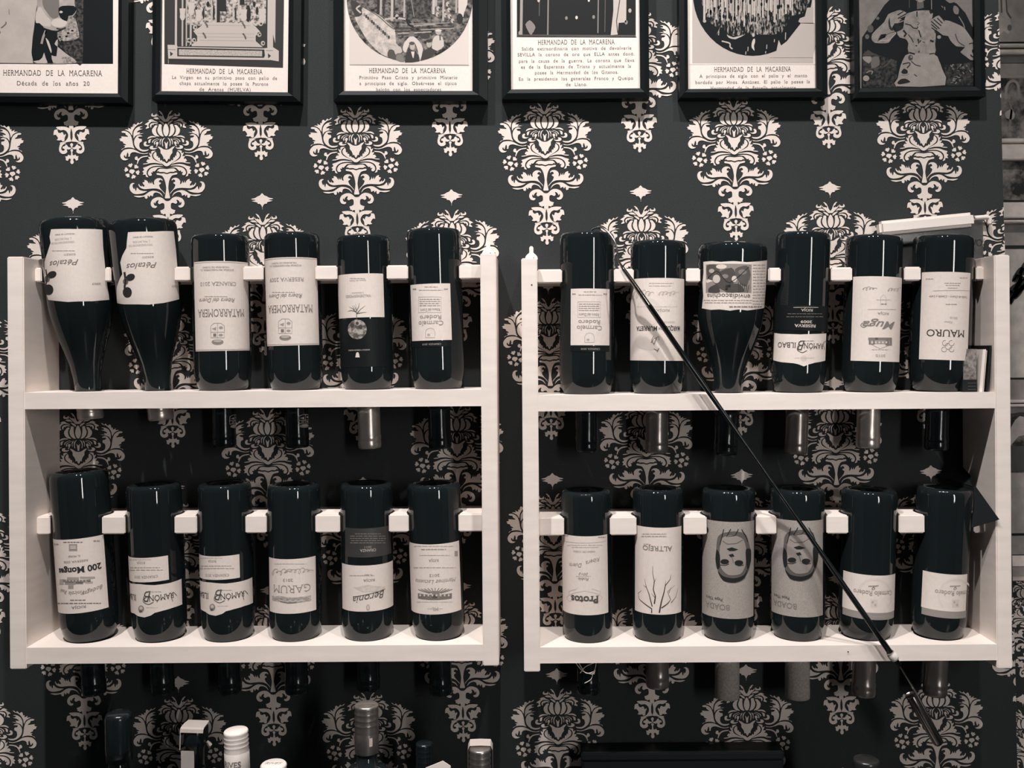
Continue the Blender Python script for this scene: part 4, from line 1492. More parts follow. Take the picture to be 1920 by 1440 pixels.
pl([(575, -1000), (1100, -1000), (1120, 50), (1150, 160), (1110, 230), (1020, 330), (1000, 400), (850, 462), (700, 432), (540, 340), (560, 120)], M_FACE, 4, 2)
pl([(620, -400), (860, -400), (890, 100), (880, 250), (790, 280), (710, 190), (640, 60)], .2, 5, 3)
pl([(540, 200), (600, 100), (690, 230), (760, 300), (760, 400), (640, 385), (540, 335)], .6, 5, 3)
el(890, 345, 120, 68, .68, 6)
st([(850, 428), (920, 440), (990, 415)], 22, .04, 7, 3)
pl([(880, 130), (940, 90), (1110, 90), (1150, 150), (1090, 230), (1030, 240), (1010, 320), (930, 290), (890, 230)], 0.0, 7, 2)
el(918, 182, 26, 18, .62, 8, 10)
pl([(1030, 245), (1130, 280), (1170, 420), (1190, 560), (1090, 600), (900, 620), (865, 490), (985, 432)], M_LACE, 6, 2)
for (x, y) in ((900, 555), (1000, 548), (1025, 498), (1088, 462), (930, 620)):
    el(x, y, 22, 14, 0.0, 8, 8)
pl([(525, 350), (655, 405), (630, 600), (640, 860), (580, 898), (500, 870), (475, 780)], 0.0, 6, 2)
pl([(690, 452), (858, 492), (835, 610), (808, 680), (852, 780), (850, 842), (790, 800), (740, 640), (680, 560)], 0.0, 7, 2)
st([(690, 460), (650, 560), (625, 660)], 34, .35, 7, 3)
pl([(685, 570), (735, 620), (775, 750), (770, 800), (735, 720)], .6, 8, 2)
pl([(650, 620), (720, 740), (800, 945), (720, 945), (665, 790)], 0.0, 8, 2)
pl([(640, 860), (665, 790), (715, 945), (560, 950), (500, 920), (590, 905)], .55, 7, 2)
pl([(870, 590), (820, 660), (865, 700), (1000, 810), (1110, 890), (1150, 945), (930, 950), (800, 945), (775, 830), (850, 845)], .5, 8, 2)
pl([(930, 860), (1080, 860), (1150, 945), (960, 948)], M_LACE, 9, 2)
st([(85, 330), (95, 350), (60, 390), (20, 420)], 16, .15, 8, 3); st([(138, 140), (142, 220)], 14, .3, 8); st([(-20, 470), (10, 480), (0, 510)], 14, .2, 8)
st([(-130, 945), (500, 952), (1000, 958)], 6, .2, 9)
caption(d, 99, 136.5, 186, 11, [('Década de los años 20', 100, 156, 136, 8.5)])
done(d, build)

# 2: processional float
e, d, build, _ = make_frame(283, 562, 188.5, (297.5, 538, 170.5), 0.95, 'framed photo of a silver altar float above a three-line caption')
pl, st, el = zoomed(d, 290, 0, .1354)
pl([(135, -1200), (1810, -1200), (1778, 938), (135, 886)], .035, 1)
M_ALT = printed('altar_print', grey(.08), grey(.62), 210, lo=.4, hi=.56)
pl([(450, -1200), (1560, -1200), (1540, 330), (1400, 360), (640, 360), (430, 340)], M_ALT, 3)
pl([(860, -1200), (1000, -1200), (990, 60), (1000, 150), (980, 310), (860, 310)], .02, 4); pl([(1180, -300), (1245, -300), (1245, 70), (1180, 70)], .02, 4)
for (x, y, rx, ry) in ((1295, 190, 38, 120), (678, 190, 14, 80), (820, 170, 14, 110), (575, 160, 16, 80), (1420, 150, 18, 60), (1120, 190, 12, 90), (740, 60, 22, 40), (1380, 60, 20, 40)):
    el(x, y, rx, ry, .02, 5, 12)
pl([(905, 160), (985, 160), (1000, 210), (1040, 230), (1040, 300), (905, 300)], M_ALT, 5)
pl([(700, 312), (1320, 312), (1400, 372), (1462, 440), (1400, 500), (1400, 570), (1500, 655), (470, 640), (590, 570), (590, 500), (535, 430), (620, 382)], .56, 6)
for (y, x0, x1) in ((465, 590, 1380), (512, 600, 1380), (350, 700, 1330), (560, 620, 1370)):
    st([(x0, y), (x1, y + 8)], 6, .38, 7)
for (x, y) in ((690, 490), (1245, 500), (715, 340), (1235, 350)):
    st([(x - 22, y - 35), (x + 10, y + 10), (x + 18, y + 45)], 24, .16, 7)
for (x, w, y1, t) in ((295, 30, 640, .56), (385, 22, 640, .5), (440, 18, 640, .5), (500, 26, 640, .5), (850, 20, 310, .55), (1088, 20, 320, .55), (1165, 24, 320, .55), (790, 18, 310, .5)):
    st([(x + 8, -1200), (x, y1)], w, t, 6)
pl([(1575, -1200), (1690, -1200), (1670, 600), (1640, 480), (1640, 680), (1560, 660)], .58, 6)
for (x, y, w, h) in ((388, 200, 42, 82), (510, 125, 44, 88), (612, 215, 48, 80), (1236, 215, 46, 84), (1490, 225, 50, 100)):
    pl([(x - w, y - h), (x + w, y - h), (x + w * .8, y), (x + w * .9, y + h * .5), (x + w * .4, y + h), (x - w * .4, y + h), (x - w * .9, y + h * .5), (x - w * .8, y)], .6, 7)
for (x, y) in ((545, 560), (470, 560), (1450, 480), (1500, 600), (560, 380), (1470, 330)):
    el(x, y, 30, 34, .5, 6, 10); el(x + 6, y, 14, 16, .05, 7, 8)
pl([(180, 622), (310, 625), (320, 650), (1500, 672), (1640, 655), (1720, 705), (1720, 852), (1600, 832), (190, 812)], .6, 8)
pl([(315, 662), (1520, 688), (1528, 770), (1515, 802), (315, 782)], .03, 9)
pl([(336, 684), (1490, 706), (1490, 782), (336, 766)], printed('filigree_print', grey(.25), grey(.6), 700, lo=.34, hi=.56), 10)
for (x, y) in ((235, 748), (1590, 775)):
    pl([(x - 20, y - 34), (x + 22, y), (x - 16, y + 34)], .03, 9)
st([(185, 686), (290, 690)], 8, .25, 9); st([(1540, 702), (1640, 702)], 8, .25, 9); st([(190, 818), (1600, 836)], 8, .12, 9); st([(192, 820), (192, 880)], 8, .4, 9)
caption(d, 421, 133.5, 143, 9.5, [('La Virgen en su primitivo paso con palio de', 421, 145.5, 197, 6.4),
                               ('chapa actualmente lo posee la Patrona', 420, 156.5, 166, 6.4), ('de Arenas (HUELVA)', 422, 167.5, 96, 6.4)])
done(d, build)

# 3: round vignette of a crowd
e, d, build, _ = make_frame(624.5, 914, 188.5, (643, 885.5, 169), 0.35, 'framed oval crowd photo captioned Primitivo Paso Cristo')
M_CROWD = printed('crowd_print', grey(.015), grey(.34), 130, (1, 1, 1.3), .4, .66, 8)
d.rect(655, -160, 879, 121, I(.82), 1)
d.ell(768, -2, 118, 118, M_CROWD, 3, 48)
pl, st, el = zoomed(d, 640, 0, .1354)
M_STREET = printed('street_print', grey(.42), grey(.75), 120, lo=.36, hi=.6)
pl([(300, 100), (420, 160), (560, 240), (700, 370), (745, 420), (760, 600), (840, 700), (640, 790), (480, 690), (340, 530), (230, 340), (190, 240), (260, 200)], M_STREET, 4, 2)
pl([(130, 0), (250, 50), (290, 200), (200, 235), (150, 120)], .05, 5, 2); st([(260, 80), (210, 120), (270, 180)], 22, .6, 6, 3)
for k in range(14):
    el(320 + k * 26, 205 + k * 24, 16, 26, .08 if k % 3 else .3, 6, 8)
st([(290, 90), (520, 230), (720, 400), (900, 400)], 12, .12, 6, 3)
pl([(900, -300), (1250, -300), (1240, 260), (900, 260)], printed('dark_drape_print', grey(.02), grey(.14), 200, lo=.4, hi=.62), 5)
for (x, w, t, y) in ((510, 36, .03, 200), (545, 26, .5, 200), (585, 26, .04, 220), (700, 34, .55, 290), (730, 20, .06, 260), (1275, 34, .6, 200), (1310, 26, .5, 90), (1410, 26, .5, 290), (1590, 26, .45, 180), (870, 24, .5, 240)):
    st([(x + 10, -300), (x, y)], w, t, 6)
st([(965, -20), (1010, 240)], 5, .5, 7); st([(900, 260), (930, 340), (1000, 370)], 26, .02, 8, 3); st([(600, 270), (760, 250), (900, 270)], 24, .55, 7, 3)
for (y, x0, x1, t) in ((330, 820, 1500, .35), (350, 1000, 1300, .5), (385, 740, 1560, .04), (405, 1100, 1560, .4), (430, 740, 1400, .06), (455, 780, 1250, .5), (480, 780, 1300, .06)):
    st([(x0, y + 10), (x1, y - 12)], 13, t, 6)
for (x, y) in ((1340, 120), (1420, 160), (1470, 60), (1490, 140), (1440, 210), (1500, 230), (1540, 290), (1330, 200), (770, 230)):
    el(x, y, 24, 34, .52, 7, 10); el(x + 14, y + 10, 8, 14, .03, 8, 8)
pl([(1620, -200), (1760, -200), (1745, 60), (1700, 180), (1690, 240), (1620, 180)], .72, 5)
el(1640, 258, 44, 72, .03, 6, 14)
pl([(850, 690), (868, 600), (940, 515), (1000, 505), (1080, 575), (1132, 680), (1092, 835), (1058, 700), (1020, 600), (940, 620), (895, 730)], .74, 7, 2); el(975, 470, 40, 38, .2, 7, 12)
pl([(880, 865), (900, 725), (960, 700), (1030, 705), (1072, 780), (1080, 850), (980, 865)], .05, 8); pl([(965, 715), (1015, 715), (1000, 810), (985, 790)], .8, 9); el(985, 640, 36, 56, .55, 9, 14); el(978, 602, 40, 24, .1, 10, 12)
pl([(1100, 845), (1125, 715), (1200, 672), (1270, 680), (1335, 712), (1230, 800)], .06, 8); el(1215, 608, 36, 54, .5, 8, 14); el(1212, 570, 42, 22, .05, 9, 12)
pl([(1255, 670), (1268, 545), (1320, 490), (1400, 515), (1422, 640), (1330, 705)], .68, 7, 2); el(1345, 445, 40, 42, .5, 8, 12); el(1345, 425, 48, 16, .75, 9, 12); st([(1365, 480), (1370, 560)], 18, .1, 8)
pl([(730, 690), (760, 640), (820, 650), (845, 720), (800, 740), (750, 735)], .6, 7, 2); pl([(640, 780), (660, 690), (730, 700), (760, 830)], .1, 7, 2); pl([(760, 835), (770, 760), (840, 760), (870, 860)], .25, 7, 2); el(1160, 500, 70, 40, .06, 7, 12)
d.stroke([(656, 121.5), (879, 122.5)], .8, I(.4), 4)
caption(d, 764, 132, 144, 9.5, [('Primitivo Paso Cristo y primitivo Misterio', 765.5, 145, 184, 6.4), ('a principios de siglo. Obsérvese el típico', 765, 156, 182, 6.4),
                               ('balcón con los espectadores', 766, 167.5, 122, 6.4)])
done(d, build)

# 4: night procession, long caption
e, d, build, _ = make_frame(941, 1218, 184, (958.5, 1201.5, 165), -0.1, 'framed night photo above a seven-line caption naming SEVILLA')
d.rect(970, -160, 1192, 68, I(.012), 1)
for (u, w, t, v1) in ((977, 5, .4, 66), (1027, 2.5, .3, 66), (1121, 2, .3, 62), (1134, 1.2, .15, 60), (1011, 1, .2, 30)):
    d.stroke([(u + 3, -160), (u, v1)], w, I(t), 3)
d.poly([(1149, -160), (1176, -160), (1174, 42), (1160, 43), (1158, 65), (1145, 66), (1150, 20)], I(.62), 4)
d.stroke([(1162, 0), (1156, 40), (1158, 62)], 1.6, I(.05), 5)
d.poly([(985, 46), (993, 38), (1000, 44), (1004, 52), (996, 66), (990, 58)], I(.28), 4, smooth=2)
for (u, v, r, t) in ((1081, 33, 2.4, .8), (1062, 34, 2.5, .3), (1113, 32, 2.6, .3), (1104, 1, 2, .8), (1010, 1, 2.5, .6), (975, 62, 3, .4), (1181, 20, 3, .5), (1174, 42, 3, .3)):
    d.ell(u, v, r, r * 1.4, I(t), 4, 10)
d.stroke([(970, 66), (1192, 67)], 2, I(.12), 5)
d.stroke([(969.5, -160), (969.5, 69), (1193, 69.5)], 1.2, I(.02), 5)
caption(d, 1080.5, 78.5, 144, 9.5, [
 ('Salida extraordinaria con motivo de devolverle', 1081, 90.5, 205, 6.4), ('SEVILLA la corona de oro que ELLA antes donó,', 1080, 101.5, 219, 6.4),
 ('para la causa de la guerra. La corona que lleva', 1081, 113.5, 216, 6.4), ('es de la Esperanza de Triana y actualmente la', 1080, 124.5, 206, 6.4),
 ('posee la Hermandad de los Gitanos.', 1081, 135.5, 156, 6.4), ('En la presidencia los generales Franco y Queipo', 1080, 147, 214, 6.4), ('de Llano.', 1081, 158, 40, 6.4)])
done(d, build)

# 5: round vignette of candles
e, d, build, _ = make_frame(1275, 1553, 181.5, (1291.5, 1533, 164.5), 0.0, 'framed round photo of a candle-covered canopy above a cropped caption')
d.rect(1298, -160, 1525, 119, I(.6), 1)
d.ell(1411, -12, 112, 117, I(0.0), 3, 48)
pl, st, el = zoomed(d, 1280, 0, .1354)
M_CAND = printed('candle_print', grey(.0), grey(.42), 420, (1, 1, .3), .5, .6)
pl([(270, 60), (180, -400), (1750, -400), (1720, 120), (1600, 200), (1480, 240), (1380, 460), (1100, 480), (880, 480), (640, 500), (560, 380), (470, 380), (330, 260)], M_CAND, 4, 2)
rc = random.Random(5)
for k in range(46):
    x = 300 + k * 27 + rc.uniform(-10, 10)
    y1 = (140 if k % 3 else 260) + rc.uniform(-40, 60) + (60 if 12 < k < 30 else 0) - (60 if k > 40 else 0)
    st([(x, -700), (x - 4, y1)], rc.uniform(10, 34), rc.choice((.62, .55, .66, .5)), 5)
    if k % 2:
        el(x + 16, y1 - rc.uniform(40, 220), 16, rc.uniform(20, 46), 0.0, 6, 10)
    if k % 4 == 0:
        el(x, y1, 24, 22, .5, 6, 10)
for k in range(40):
    x, y = rc.uniform(620, 1380), rc.uniform(180, 450)
    st([(x, y - 30), (x, y + 30)], rc.uniform(4, 9), rc.choice((.45, .3, .6)), 7)
pl([(610, 480), (700, 520), (860, 480), (730, 545), (640, 525)], .6, 7, 2); pl([(520, 370), (470, 480), (500, 430)], .6, 7)
pl([(975, 545), (1000, 540), (1000, 590), (985, 640), (995, 705), (955, 660), (955, 600)], .72, 7, 2); el(978, 485, 20, 28, .55, 7, 10)
for (x, y, h) in ((905, 680, 30), (875, 735, 22), (1165, 650, 30), (1150, 725, 16), (1270, 565, 20), (1425, 500, 50), (500, 460, 30)):
    st([(x, y - h), (x - 4, y + h)], 12, .5, 7)
st([(540, 570), (650, 600), (655, 650), (690, 680)], 18, .6, 7, 3)
pl([(1298, 705), (1328, 555), (1362, 632), (1440, 574), (1640, 318), (1900, 320), (1800, 800), (1200, 800)], .6, 8)
pl([(1720, 110), (1690, 230), (1620, 255), (1600, 300), (1640, 325), (1810, 330), (1810, 100)], .55, 8)
pl([(330, 290), (480, 390), (520, 540), (700, 690), (500, 600), (400, 450)], 0.0, 6)
caption(d, 1411, 129.5, 144, 9.5, [('A principios de siglo con el palio y el manto', 1412, 142, 202, 6.4), ('bordado por Hnos. Antúnez. El palio lo posee la', 1411, 153.5, 215, 6.4),
                               ('Hermandad de la Estrella actualmente', 1412, 164.5, 160, 6.4)])
d.rect(1292, 119, 1533, 121, I(.93), 1)
done(d, build)

# 6: figure in a white dress, no caption
e, d, build, _ = make_frame(1604, 1850, 181, (1615, 1831, 162.5), -0.35, 'framed portrait of a figure in a pale dress with hands on the chest')
M_BG6 = printed('portrait_ground_print', grey(.17), grey(.26), 60, lo=.3, hi=.7)
M_CLOTH6 = printed('pale_dress_print', grey(.2), grey(.34), 130, lo=.3, hi=.62)
M_SKIRT6 = printed('pale_skirt_print', grey(.29), grey(.38), 90, lo=.3, hi=.65)
M_LEAF6 = printed('dark_flowers_print', grey(.0), grey(.07), 200, lo=.42, hi=.65)
d.rect(1610, -170, 1836, 170, M_BG6, 1)
pl, st, el = zoomed(d, 1600, 0, .1354)
pl([(520, -700), (500, 0), (430, 70), (330, 220), (250, 330), (120, 520), (110, 1230), (1720, 1230), (1720, 590), (1660, 400), (1550, 180), (1430, 50), (1240, -40), (1240, -700)], .004, 3)
pl([(130, 700), (600, 840), (600, 1210), (130, 1210)], M_LEAF6, 4); pl([(1260, 900), (1700, 860), (1700, 1180), (1280, 1180)], M_LEAF6, 4)
el(925, -140, 120, 170, .3, 5, 24); pl([(880, -20), (965, -20), (975, 110), (880, 130)], .12, 5); el(925, 8, 40, 26, .3, 6, 12)
st([(1078, -200), (1082, 130)], 10, .3, 5); st([(770, -200), (775, 110)], 8, .1, 5)
pl([(740, 190), (800, 170), (870, 150), (1040, 145), (1100, 190), (1080, 330), (1140, 470), (1130, 620), (1120, 760), (770, 745), (760, 600), (720, 540), (640, 520), (600, 440), (690, 380), (700, 290)], M_CLOTH6, 5, 2)
pl([(770, 745), (1120, 755), (1180, 830), (1230, 960), (1268, 1180), (590, 1196), (612, 1090), (650, 920), (700, 800)], M_SKIRT6, 6, 2)
pl([(640, 140), (725, 172), (738, 215), (640, 258), (702, 290), (620, 322), (570, 330), (530, 400), (592, 450), (530, 530), (490, 590), (400, 602), (290, 592), (250, 540), (262, 470), (360, 370), (430, 300), (480, 200), (560, 165)], M_CLOTH6, 6, 2)
pl([(335, 560), (380, 480), (455, 468), (440, 520)], .004, 7); pl([(500, 240), (512, 350), (552, 430), (500, 405), (482, 310)], .02, 7, 2); pl([(560, 330), (620, 330), (690, 390), (610, 440), (590, 420)], .01, 7, 2)
st([(300, 590), (400, 560), (490, 560), (590, 460)], 12, .42, 7, 3); st([(330, 580), (480, 470), (580, 440)], 8, .05, 7, 3)
pl([(1180, 215), (1262, 280), (1330, 290), (1470, 350), (1545, 400), (1640, 540), (1690, 610), (1690, 700), (1682, 822), (1620, 832), (1560, 785), (1480, 722), (1540, 660), (1420, 640), (1340, 560), (1310, 500), (1240, 490), (1150, 420), (1068, 390), (1060, 320), (1095, 262)], printed('pale_sleeve_print', grey(.24), grey(.33), 80, lo=.3, hi=.65), 6, 2)
for (a, b) in (((1075, 295), (1190, 400)), ((1078, 340), (1160, 410)), ((1110, 270), (1215, 360)), ((1160, 250), (1232, 325)), ((1195, 215), (1262, 295)), ((1080, 385), (1130, 420))):
    st([a, b], 15, .006, 8)
for (a, b) in (((615, 258), (735, 190)), ((640, 295), (705, 268)), ((610, 210), (690, 160))):
    st([a, b], 15, .01, 8)
st([(1410, 470), (1450, 580), (1540, 640)], 14, .06, 8, 3); st([(1600, 610), (1650, 600), (1690, 640)], 16, .02, 8, 3); el(1655, 710, 16, 26, .01, 8, 10); st([(1620, 760), (1650, 790), (1690, 770)], 18, .01, 8, 3); st([(1420, 650), (1540, 660)], 14, .01, 8)
for q, w in (([(878, 160), (880, 235)], 16), ([(880, 305), (915, 320), (885, 350)], 9), ([(885, 370), (910, 440), (935, 520)], 16), ([(893, 540), (905, 600), (930, 560)], 22), ([(715, 330), (790, 350), (830, 390), (900, 400)], 14), ([(760, 480), (800, 530), (830, 590)], 12), ([(690, 420), (730, 470), (700, 510)], 26),
             ([(860, 630), (880, 640)], 16), ([(900, 715), (915, 720)], 26), ([(770, 730), (850, 750)], 22), ([(1050, 750), (1120, 740)], 14), ([(1060, 560), (1110, 580)], 26), ([(1060, 150), (1080, 190)], 30), ([(1130, 440), (1180, 480)], 22), ([(955, 580), (990, 590)], 8)):
    st(q, w, .015, 8)
el(912, 400, 24, 20, .36, 9, 12); el(1185, 515, 28, 26, .3, 8, 12); el(790, 800, 34, 40, .06, 9, 12); el(800, 790, 14, 16, .25, 10, 10)
pl([(660, 1000), (700, 950), (750, 980), (745, 1020), (690, 1025)], .01, 9, 2); pl([(605, 1150), (650, 1100), (720, 1090), (790, 1135), (720, 1155), (640, 1170)], .01, 9, 2); st([(800, 850), (860, 900), (930, 918)], 12, .03, 9, 3); st([(680, 890), (770, 870), (780, 900), (740, 945)], 16, .02, 9, 3); st([(840, 1030), (880, 1060)], 12, .04, 9); st([(660, 1040), (730, 1045), (770, 1020)], 10, .2, 9, 3)
pl([(1390, 80), (1430, 90), (1460, 130), (1450, 200), (1400, 190), (1380, 140)], .2, 6, 2); st([(1460, 230), (1520, 330), (1540, 390)], 14, .22, 6); st([(1220, 80), (1240, 110)], 12, .2, 6); st([(1262, 95), (1265, 140)], 14, .22, 6); pl([(1250, -30), (1400, -30), (1410, 20), (1330, 45)], .2, 6, 2)
el(235, 400, 44, 54, .1, 6, 12); el(190, 510, 30, 34, .14, 6, 10); el(335, 255, 24, 22, .14, 6, 10); pl([(130, 760), (200, 690), (260, 730), (340, 760), (150, 775)], .06, 6); pl([(130, 785), (240, 785), (250, 830), (215, 880), (140, 830)], .3, 6, 2); pl([(250, 800), (350, 790), (360, 900), (250, 950)], .15, 6, 2)
el(175, 1085, 44, 40, .33, 6, 12); st([(180, 1010), (220, 985), (265, 990), (250, 1030)], 14, .25, 6, 3); st([(420, 925), (480, 880), (525, 820)], 22, .07, 6, 3)
rf = random.Random(8)
for k in range(26):
    x, y, a = rf.uniform(1340, 1690), rf.uniform(880, 1160), rf.uniform(-1.2, 1.2)
    st([(x - 18 * math.cos(a), y - 18 * math.sin(a)), (x + 18 * math.cos(a), y + 18 * math.sin(a))], 12, rf.choice((.2, .12, .28)), 6)
done(d, build)

# ---------------- pictures on the far wall, past the corner
M_SILFR = mat('pale_gilt_moulding', (0.52, 0.45, 0.41), .4, noise=(60, .15))
def far_picture(v0, v1, bands, label, u0=1866, fr=10, u1=2090):
    """framed picture on the set-back wall, v0..v1 tall; bands are (v0, v1, material) strips of the picture"""
    t = -FARY + .03
    s = S_at(t)
    e = empty('picture_frame', P((u0 + u1) / 2, v1, t))
    tag(e, label, 'picture frame', 'pictures on the wall past the corner')
    p0, p1 = P(u0, v0, t), P(u1, v1, t)
    x0, x1, z1, z0 = p0.x, p1.x, P(1900, v0, t).z, P(1900, v1, t).z
    w = fr / s
    for (a, b, c, dd_) in ((x0, x1, z0, z0 + w), (x0, x1, z1 - w, z1), (x0, x0 + w, z0 + w, z1 - w), (x1 - w, x1, z0 + w, z1 - w)):
        under(box('moulding', a, b, FARY - .03, FARY - .001, c, dd_, M_SILFR, bevel=.002), e)
    under(box('backing', x0 + w, x1 - w, FARY - .012, FARY - .002, z0 + w, z1 - w, M_FRAME), e)
    for (a, b, m) in bands:
        za, zc = P(1900, b, t - .015).z, P(1900, a, t - .015).z
        under(box('print', x0 + w + .001, x1 - w - .001, FARY - .0145, FARY - .013, max(za, z0 + w), min(zc, z1 - w), m), e)
    return e
G = lambda v: mat('far_print_%d' % int(v * 100), grey(v), .6, noise=(40, .2))
M_FAR = printed('far_dark_print', grey(.015), grey(.3), 26, lo=.42, hi=.62)
fp = far_picture(-150, 88, [(-150, 78, G(.42))], 'pale picture of a hand past the corner, topmost on that wall', fr=7)
# forearm and hand on that sheet
e2 = fp
t_ = -FARY + .0155
dd = Draw(lambda u, v: (P(u, v, t_).x, P(u, v, t_).z), 1 / S_at(t_))
dd.poly([(1868, -60), (1884, -60), (1887, 20), (1894, 34), (1896, 52), (1890, 64), (1882, 58), (1874, 66), (1866, 62)], G(.6), 1, smooth=3)
dd.stroke([(1876, -40), (1878, 24)], 3, G(.12), 2); dd.stroke([(1884, -40), (1888, 22), (1896, 34)], 2.5, G(.12), 2); dd.ell(1893, 52, 4, 6, G(.15), 2)
o = dd.build('drawing', lambda x, z, l: Vector((x, FARY - .0150 - .0004 * l, z)), None)
under(o, e2)
fp = far_picture(92, 268, [(100, 118, G(.2)), (119, 146, G(.32)), (146, 262, M_FAR)], 'dark picture with an arched figure, below the pale hand picture', fr=9)
dd = Draw(lambda u, v: (P(u, v, t_).x, P(u, v, t_).z), 1 / S_at(t_))
dd.stroke([(1886, 186), (1887, 165), (1893, 154), (1902, 152), (1909, 160), (1911, 184)], 5, G(.3), 1, smooth=4)
dd.poly([(1884, 212), (1896, 204), (1903, 214), (1900, 224), (1888, 222)], G(.4), 1, smooth=2)
dd.stroke([(1893, 190), (1897, 206), (1892, 244)], 4, G(.2), 1)
under(dd.build('drawing', lambda x, z, l: Vector((x, FARY - .0150 - .0004 * l, z)), None), e2 if False else fp)
far_picture(270, 409, [(270, 290, G(.14)), (290, 375, M_FAR)], 'dark picture with a wide pale bottom moulding past the corner', fr=30, u0=1845)
fp = far_picture(412, 756, [(412, 460, G(.27)), (467, 708, G(.5)), (712, 752, G(.26))], 'pale picture with black scrollwork half hidden by the rack side panel', fr=6)
dd = Draw(lambda u, v: (P(u, v, t_).x, P(u, v, t_).z), 1 / S_at(t_))
dd.scribble(1906, 545, 26, 60, .02, 3, 8, 31); dd.scribble(1912, 515, 14, 30, .02, 2, 7, 33)
under(dd.build('drawing', lambda x, z, l: Vector((x, FARY - .0150 - .0004 * l, z)), None), fp)
fp = far_picture(758, 1090, [(760, 1000, G(.33)), (1005, 1040, G(.27)), (1042, 1062, G(.85)), (1063, 1086, G(.3))], 'grey mounted picture of a dark rounded arch, lowest on the wall past the corner', fr=5)
dd = Draw(lambda u, v: (P(u, v, t_).x, P(u, v, t_).z), 1 / S_at(t_))
dd.rect(1880, 775, 1960, 886, M_FAR, 1)
dd.poly([(1890, 840), (1896, 800), (1912, 780), (1935, 790), (1940, 812), (1910, 818)], G(.42), 2, smooth=2)
dd.stroke([(1884, 800), (1896, 780), (1918, 776), (1940, 784)], 6, G(.03), 3, smooth=3)
dd.rect(1880, 836, 1960, 884, G(.03), 3)
under(dd.build('drawing', lambda x, z, l: Vector((x, FARY - .0150 - .0004 * l, z)), None), fp)

# ================================================================== VENENCIA (long rod with a hook and a dipping cup)
ve = empty('sampling_rod', P(1765, 1395, .108))
tag(ve, 'long black rod with steel hook and small dipping cup hung across the rack', 'sampling rod')
hook = [(1108, 434, .062), (1113, 429, .074), (1127, 426, .084), (1140.5, 435.5, .092), (1152, 452, .098), (1157, 469, .102), (1158, 483, .104), (1165, 499, .106)]
hp = catmull([tuple(P(*h)) for h in hook], 4, False)
under(tube('hook', hp, [.0013] * len(hp), M_STEEL, n=10), ve)
under(tube('ferrule', [P(1163, 495, .106), P(1170, 506, .106), P(1192, 537, .107), P(1215, 570, .108), P(1219, 576, .108)], [.0016, .0026, .0031, .0035, .0035], M_STEEL, n=16), ve)
rod = [(1217, 573, .108, .0036), (1300, 694, .108, .0036), (1390, 822, .108, .0026), (1470, 936, .108, .0021), (1545, 1044, .108, .0033), (1620, 1152, .108, .0038), (1670, 1225, .108, .0040)]
under(tube('shaft', [P(a, b_, c) for (a, b_, c, r) in rod], [r for (a, b_, c, r) in rod], M_RODBLACK, n=14), ve)
under(tube('collar', [P(1668.5, 1223, .108), P(1671, 1226.5, .108), P(1677, 1234, .108), P(1679, 1237, .108)], [.0048, .0058, .0058, .0046], M_WHITEPL, n=16), ve)
under(tube('lower_shaft', [P(1677, 1234, .108), P(1687, 1248, .108)], [.0036, .0028], M_RODBLACK, n=12), ve)
under(tube('stem', [P(1686, 1247, .108), P(1716, 1296, .108), P(1768, 1392, .106)], [.0014, .0013, .0012], M_STEEL, n=10), ve)
c0, c1 = P(1709, 1303, .104), P(1762, 1395, .102)
ax_ = (c1 - c0).normalized()
off = Vector((-.0012, 0, 0))
under(tube('cup', [c0 + off, c0 + off + ax_ * .001, c0 + off + ax_ * .03, c1 + off - ax_ * .004, c1 + off], [.0064, .0068, .0068, .0066, .0050], mat('cup_steel', (.30, .27, .25), .22, 1.0), n=24), ve)
under(tube('rim', [c0 + off - ax_ * .0006, c0 + off + ax_ * .001], [.0071, .0071], M_STEEL, n=24), ve)

# ================================================================== THINGS LAID ON THE RACK
# flat smoked plastic tray with a white rim, standing on the upper rail of the right rack behind the last bottles
tr = empty('plastic_tray', P(1750, 500, .004))
tag(tr, 'smoked plastic tray with a white rim leaning on the wall behind the MAURO bottle', 'tray')
rzt = RACK['right']['rz'][0][1] + .0005
bl, br = P(1650, 470, .005), P(1843, 470, .005)
zl, zr = P(1650, 432, .005).z, P(1843, 412, .005).z
pv = [(bl.x, rzt), (br.x, rzt), (br.x, zr), (bl.x, zl)]
vs = [(x, -.0012, z) for (x, z) in pv] + [(x, -.0058, z) for (x, z) in pv]
under(mesh('panel', vs, [(0, 1, 2, 3), (7, 6, 5, 4), (0, 4, 5, 1), (1, 5, 6, 2), (2, 6, 7, 3), (3, 7, 4, 0)], (M_SMOKE,)), tr)
bm = bmesh.new()
bm_box(bm, -.066, .066, -.009, .009, -.0098, .0098, .004)
rim = from_bm('rim', bm, (M_WHITEPL,), None)
pc = P(1736, 420, .0135)
rim.matrix_world = Matrix.Translation((pc.x, -.0105, pc.z)) @ Matrix.Rotation(math.radians(-5.2), 4, 'Y')
under(rim, tr)
hk = [(1826, 409, .008), (1840, 408, .008), (1851, 407.5, .008), (1855, 411, .008), (1855, 421, .008)]
hp = catmull([tuple(P(*h)) for h in hk], 3, False)
under(tube('clip', hp, .0034, M_WHITEPL, n=10), tr)
dd = Draw(lambda u, v: (P(u, v, .006).x, P(u, v, .006).z), 1 / S_at(.006))
dd.stroke([(1825, 462), (1830, 449)], 1.6, I(.01), 2); dd.stroke([(1846, 447), (1842, 457), (1844, 463)], 1.4, I(.3), 2)
dd.stroke([(1836 + 5 * math.cos(a * .7), 455 + 6 * math.sin(a * .7)) for a in range(10)], 1.6, I(.03), 2)
under(dd.build('moulded_mark', lambda x, z, l: Vector((x, -.0063, z)), None), tr)

